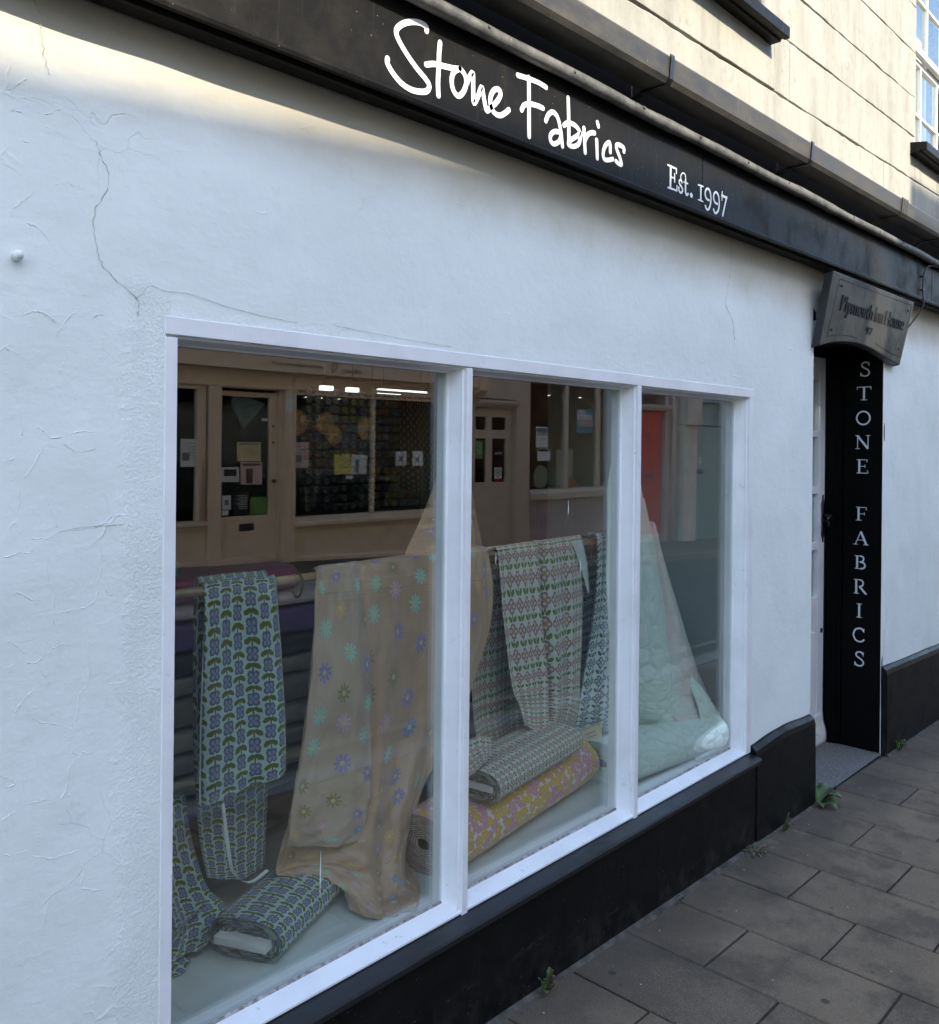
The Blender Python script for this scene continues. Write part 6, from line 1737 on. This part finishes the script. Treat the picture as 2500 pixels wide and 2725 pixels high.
for z_ in (.90, .84, .78):
    MB().box(9.86, 10.08, F - .0498, F - .044, z_, z_ + .012).box(10.26, 10.50, F - .0498, F - .044, z_, z_ + .012).build('moulding', MT['taupe_paint'], d2)
w2 = MB().box(11.046, 11.085, F - .06, F + .01, .861, 2.6295).box(12.02, 12.125, F - .06, F + .012, .861, 2.6295).box(12.97, 13.085, F - .06, F + .012, .861, 2.6295).box(13.38, 13.419, F - .06, F + .01, .861, 2.6295).build('window', MT['taupe_paint'], ts, bevel=.004)
for xa, xb in ((11.085, 12.02), (12.125, 12.97), (13.085, 13.38)):
    fpane(w2, xa, xb, .861, 2.629)
prof_x('sill', MT['taupe_paint'], w2, [(F - .2, .701), (F + .08, .701), (F + .085, .80), (F + .06, .83), (F + .01, .8605), (F - .2, .8605)], 11.046, 13.419)
box('window_bed', MT['room_wood'], ts, 11.09, 13.38, F - .75, F - .07, .79, .85, .003)
slm = MB()
slm.extrude([(-.03, F - .0398), (-.018, F + .022), (.018, F + .022), (.03, F - .0398)], lambda p, t: (p[0], p[1], t), -.75, .70)
sl0 = slm.build('riser_slat', MT['far_pink'], ts)
sl0.location = (11.08, 0, 0)
for k in range(1, 35):
    o = bpy.data.objects.new('riser_slat', sl0.data)
    o.location = (11.08 + .068 * k, 0, 0)
    link(o, ts)
s, rp = paper(11.285, 11.60, 1.56, 1.90, MT['paper_white'], 'white appeal poster with a black heading in the taupe window', lines=3, pic=(.06, .94, .72, .93), ink='ink_black')
text_mesh('lettering', 'MYANMAR', .05, MT['paper_white'], s, (11.575, F - .0270, 1.845), (-1, 0, 0), (0, 0, 1), .0008, .26)
text_mesh('lettering', 'EARTHQUAKE', .036, MT['paper_white'], s, (11.575, F - .0270, 1.812), (-1, 0, 0), (0, 0, 1), .0008, .26)
text_mesh('lettering', 'APPEAL', .06, MT['ink_black'], s, (11.575, F - .0272, 1.755), (-1, 0, 0), (0, 0, 1), .0008, .26)
paper(11.325, 11.655, 1.34, 1.54, MT['paper_white'], 'white notice with a black top band below the appeal poster', lines=3, pic=(.05, .95, .76, .95), ink='ink_black')
s, rp = paper(12.42, 12.91, 1.82, 2.235, MT['paper_blue'], 'blue poster with white and pink word strips in the taupe window', pic=(.3, .7, .25, .5), ink='orange_plastic', rot=.03)
for k, (tx, mt, zz, xx0) in enumerate((('FROM', 'paper_white', 2.15, 12.66), ('PRE-LOVED', 'paper_white', 2.07, 12.86), ('RE-LOVED', 'paper_pink', 1.96, 12.90))):
    wdt = (.16, .40, .40)[k]
    MB().box(xx0 - wdt - .02, xx0 + .02, F - .0272, F - .0266, zz - .02, zz + .065).build('strip', MT[mt], s)
    text_mesh('lettering', tx, .075, MT['ink_black'] if k < 2 else MT['ink_red'], s, (xx0, F - .0264, zz - .004), (-1, 0, 0), (0, 0, 1), .0006, wdt)
paper(9.84, 10.04, 1.38, 1.655, MT['paper_green'], 'bright green printed sheet in the taupe door', lines=7, ink='paper_white', y=F - .0660)
s, rp = paper(10.31, 10.48, 1.03, 1.24, MT['paper_white'], 'white sign with a struck-out dog in the taupe door', pic=(.0, 1.0, .0, .2), ink='ink_red', y=F - .0660)
ng = MB()
ribbon(ng, [(10.395 + .06 * math.cos(a), 1.16 + .06 * math.sin(a)) for a in [2 * PI * k / 20 for k in range(21)]], .012, lambda u, v, dd: (u, F - .0660 + dd, v), .001, False, False)
ribbon(ng, [(10.355, 1.20), (10.435, 1.12)], .010, lambda u, v, dd: (u, F - .0660 + dd, v), .0012, False, False)
ribbon(ng, [(10.36, 1.15), (10.40, 1.165), (10.43, 1.18)], .022, lambda u, v, dd: (u, F - .0660 + dd, v), .0008, False, False)
ng.build('pictogram', MT['ink_black'], s)
s, rp = paper(10.31, 10.50, 1.425, 1.50, MT['paper_black'], 'black open sign hung in the taupe door', y=F - .0660, name='open_sign')
text_mesh('lettering', 'OPEN', .055, MT['paper_white'], s, (10.48, F - .0655, 1.443), (-1, 0, 0), (0, 0, 1), .0008, .15)
t = thing('picture_frame', (12.45, F - .3, .85), 'large framed picture standing in the middle of the taupe window', 'picture')
box('frame', MT['pale_wood'], t, 12.19, 12.70, F - .32, F - .30, .8502, 1.53, .004)
box('print', MT['cloth_grey'], t, 12.23, 12.66, F - .2998, F - .297, .90, 1.49, 0)
t = thing('round_clock', (11.80, F - .35, .85), 'round cream clock face standing in the taupe window', 'clock')
MB().tube([(11.80, F - .36, 1.05), (11.80, F - .33, 1.05)], .20, 36).build('face', MT['dial_cream'], t)
MB().box(11.66, 11.94, F - .44, F - .3, .8502, .868).box(11.78, 11.82, F - .36, F - .34, .868, .90).build('stand', MT['metal_dark'], t)
o = cloth('bright_garment', [[(12.40, F - .45, 1.08), (12.6, F - .42, 1.09), (12.80, F - .45, 1.02)], [(12.38, F - .3, 1.00), (12.6, F - .27, 1.0), (12.82, F - .3, .95)], [(12.40, F - .2, .858), (12.6, F - .17, .858), (12.80, F - .2, .858)]], MT['orange_plastic'], None, 24, 20, folds(71, 4, .02), seed=44)
tag(o, 'orange red garment folded on the taupe window bed', 'garment')
for xa, lab in ((11.35, 'first cylinder lamp above the appeal poster'), (11.66, 'lit cylinder lamp between the appeal poster and the first window bar'), (12.22, 'lit cylinder lamp just past the first bar of the taupe window'), (12.64, 'lit cylinder lamp above the blue word poster'), (13.16, 'lit cylinder lamp in the narrow last pane of the taupe window')):
    t = thing('spot_lamp', (xa, F - .5, 2.5), lab, 'lamp', 'cylinder lamps in the taupe shop')
    MB().tube([(xa, F - .5, 2.6995), (xa, F - .5, 2.486)], .032, 12).build('shade', MT['far_white'], t)
    MB().tube([(xa, F - .5, 2.4858), (xa, F - .5, 2.476)], .028, 12).build('bulb', MT['lamp_warm'], t)

# house with the red door
rh = thing('red_door_house', (14.8, F, og(14.8)), 'mauve grey house with a red panelled front door across the street', 'house')
shell(rh, 13.77, 15.82, [(13.77, 6.1), (15.82, 6.1)], MT['far_pink'], upper_windows(13.9, 15.7, 1)[::2])
MB().box(13.77, 14.40, F - .2, F, -1.0, 2.7585).box(15.34, 15.82, F - .2, F, -1.0, 2.7585).box(14.4005, 15.3395, F - .2, F - .001, 2.60, 2.7585).box(14.4005, 15.3395, F - .2, F - .02, -1.0, og(14.8) + .14).build('ground_wall', MT['far_pink'], rh, bevel=.004)
room(rh, 14.0, 15.6, -.3, 2.7, -8.2)
rd = MB().box(14.45, 15.30, F - .11, F - .06, og(14.8) + .142, 2.28).build('door', MT['red_paint'], rh, bevel=.004)
for a, b in ((14.52, 14.84), (14.92, 15.24)):
    for c_, e_ in ((1.90, 2.16), (.95, 1.78), (.06, .78)):
        MB().box(a, b, F - .0598, F - .052, c_, e_).box(a + .04, b - .04, F - .0519, F - .046, c_ + .04, e_ - .04).build('panel', MT['red_paint'], rd, bevel=.004)
text_mesh('lettering', '8', .14, MT['ink_black'], rd, (14.84, F - .050, 1.75), (-1, 0, 0), (0, 0, 1), .006, .075)
text_mesh('lettering', '5', .14, MT['ink_black'], rd, (14.84, F - .050, 1.62), (-1, 0, 0), (0, 0, 1), .006, .075)
box('letter_plate', MT['metal_dark'], rd, 14.68, 14.95, F - .0598, F - .044, .85, .95, .003) if False else box('letter_plate', MT['metal_dark'], rd, 14.68, 14.95, F - .0455, F - .040, .98, 1.07, .003)
prof_x('door_hood', MT['far_white'], rh, [(F - .1, 2.30), (F + .05, 2.30), (F + .07, 2.335), (F + .10, 2.35), (F + .12, 2.41), (F - .1, 2.425)], 14.36, 15.42)
fpane(rh, 14.45, 15.30, 2.43, 2.60)
dp = MB().tube([(15.56, F + .06, og(15.5)), (15.56, F + .06, 2.50), (15.56, F + .05, 2.58), (15.56, F + .06, 6.8)], .035, 12).build('downpipe', MT['far_white'], None, smooth=True)
tag(dp, 'white downpipe fixed to the mauve house beside the red door', 'pipe')
# white pier and teal doorway
wh = thing('teal_door_house', (17.5, F, og(17.5)), 'white fronted house with a square pier and pale teal doorway across the street', 'house')
shell(wh, 15.84, 21.0, [(15.84, 6.4), (21.0, 6.4)], MT['far_white'], upper_windows(16.2, 20.8, 2)[::2])
MB().box(15.87, 16.37, F - .2, F + .15, -1.2, 2.03).box(15.86, 16.48, F - .2, F + .22, 2.0305, 2.7585).build('pier', MT['far_white'], wh, bevel=.02)
MB().box(16.3705, 21.0, F - .2, F - .06, 2.55, 2.7585).box(17.88, 21.0, F - .2, F - .06, -1.2, 2.549).box(16.3705, 17.8795, F - .2, F - .10, -1.2, og(17) + .02).build('ground_wall', MT['teal_paint'], wh, bevel=.004)
td = MB().box(16.46, 17.85, F - .15, F - .10, og(17) + .022, 2.03).build('door', MT['teal_paint'], wh, bevel=.004)
for a, b in ((16.56, 16.95), (17.05, 17.44)):
    MB().box(a, b, F - .0998, F - .092, 1.55, 1.93).build('panel', MT['teal_paint'], td, bevel=.006)
    MB().box(a, b, F - .0998, F - .092, -.1, .9).build('panel', MT['teal_paint'], td, bevel=.006)
box('letter_plate', MT['metal_dark'], td, 16.82, 17.14, F - .0998, F - .09, .98, 1.08, .003) if False else box('letter_plate', MT['metal_dark'], td, 16.82, 17.14, F - .0998, F - .085, 1.02, 1.12, .003)
box('name_plate', MT['paper_white'], td, 16.88, 16.99, F - .0998, F - .094, 1.22, 1.38, .002)
MB().box(16.46, 17.85, F - .15, F - .09, 2.06, 2.12).box(16.46, 17.85, F - .15, F - .12, 2.121, 2.549).build('transom', MT['teal_paint'], wh, bevel=.004)
text_mesh('lettering', '38', .15, MT['metal_dark'], wh, (16.99, F - .119, 2.30), (-1, 0, 0), (0, 0, 1), .004, .20)
# the street goes on
eb = thing('end_building', (27, F, og(27)), 'plain white building further down the street past the teal door', 'building')
shell(eb, 21.02, 34.0, [(21.02, 6.2), (34.0, 6.2)], MT['far_white'], upper_windows(21.5, 33.5, 5)[::2])
MB().box(21.02, 34.0, F - .3, F - .001, -2.2, 2.758).build('ground_wall', MT['far_white'], eb)
shop_roof = MB()
shop_roof.hexa([(-6, -.10, 8.62), (14, -.10, 8.62), (14, 5.0, 8.7), (-6, 5.0, 8.7), (-6, -.10, 8.7), (14, -.10, 8.7), (14, 5.0, 10.0), (-6, 5.0, 10.0)])
shop_roof.build('roof', MT['slate'], shop)
MB().box(-6, 14, 4.7, 4.9, -.9, 8.6).box(-6.2, -6.001, .0, 4.9, -.9, 8.6).box(14.001, 14.2, .0, 4.9, -.9, 8.6).build('outer_wall', MT['old_stucco'], shop)
n2 = thing('brick_neighbour', (24, 0, -.6), 'plain brick building continuing the row beyond the white shop', 'building')
MB().box(14.22, 34, .0, 6, -1.5, 7.4).build('wall', MT['brick_red'], n2)
box('roof', MT['slate'], n2, 14.22, 34, -.1, 6, 7.401, 7.6, .01)
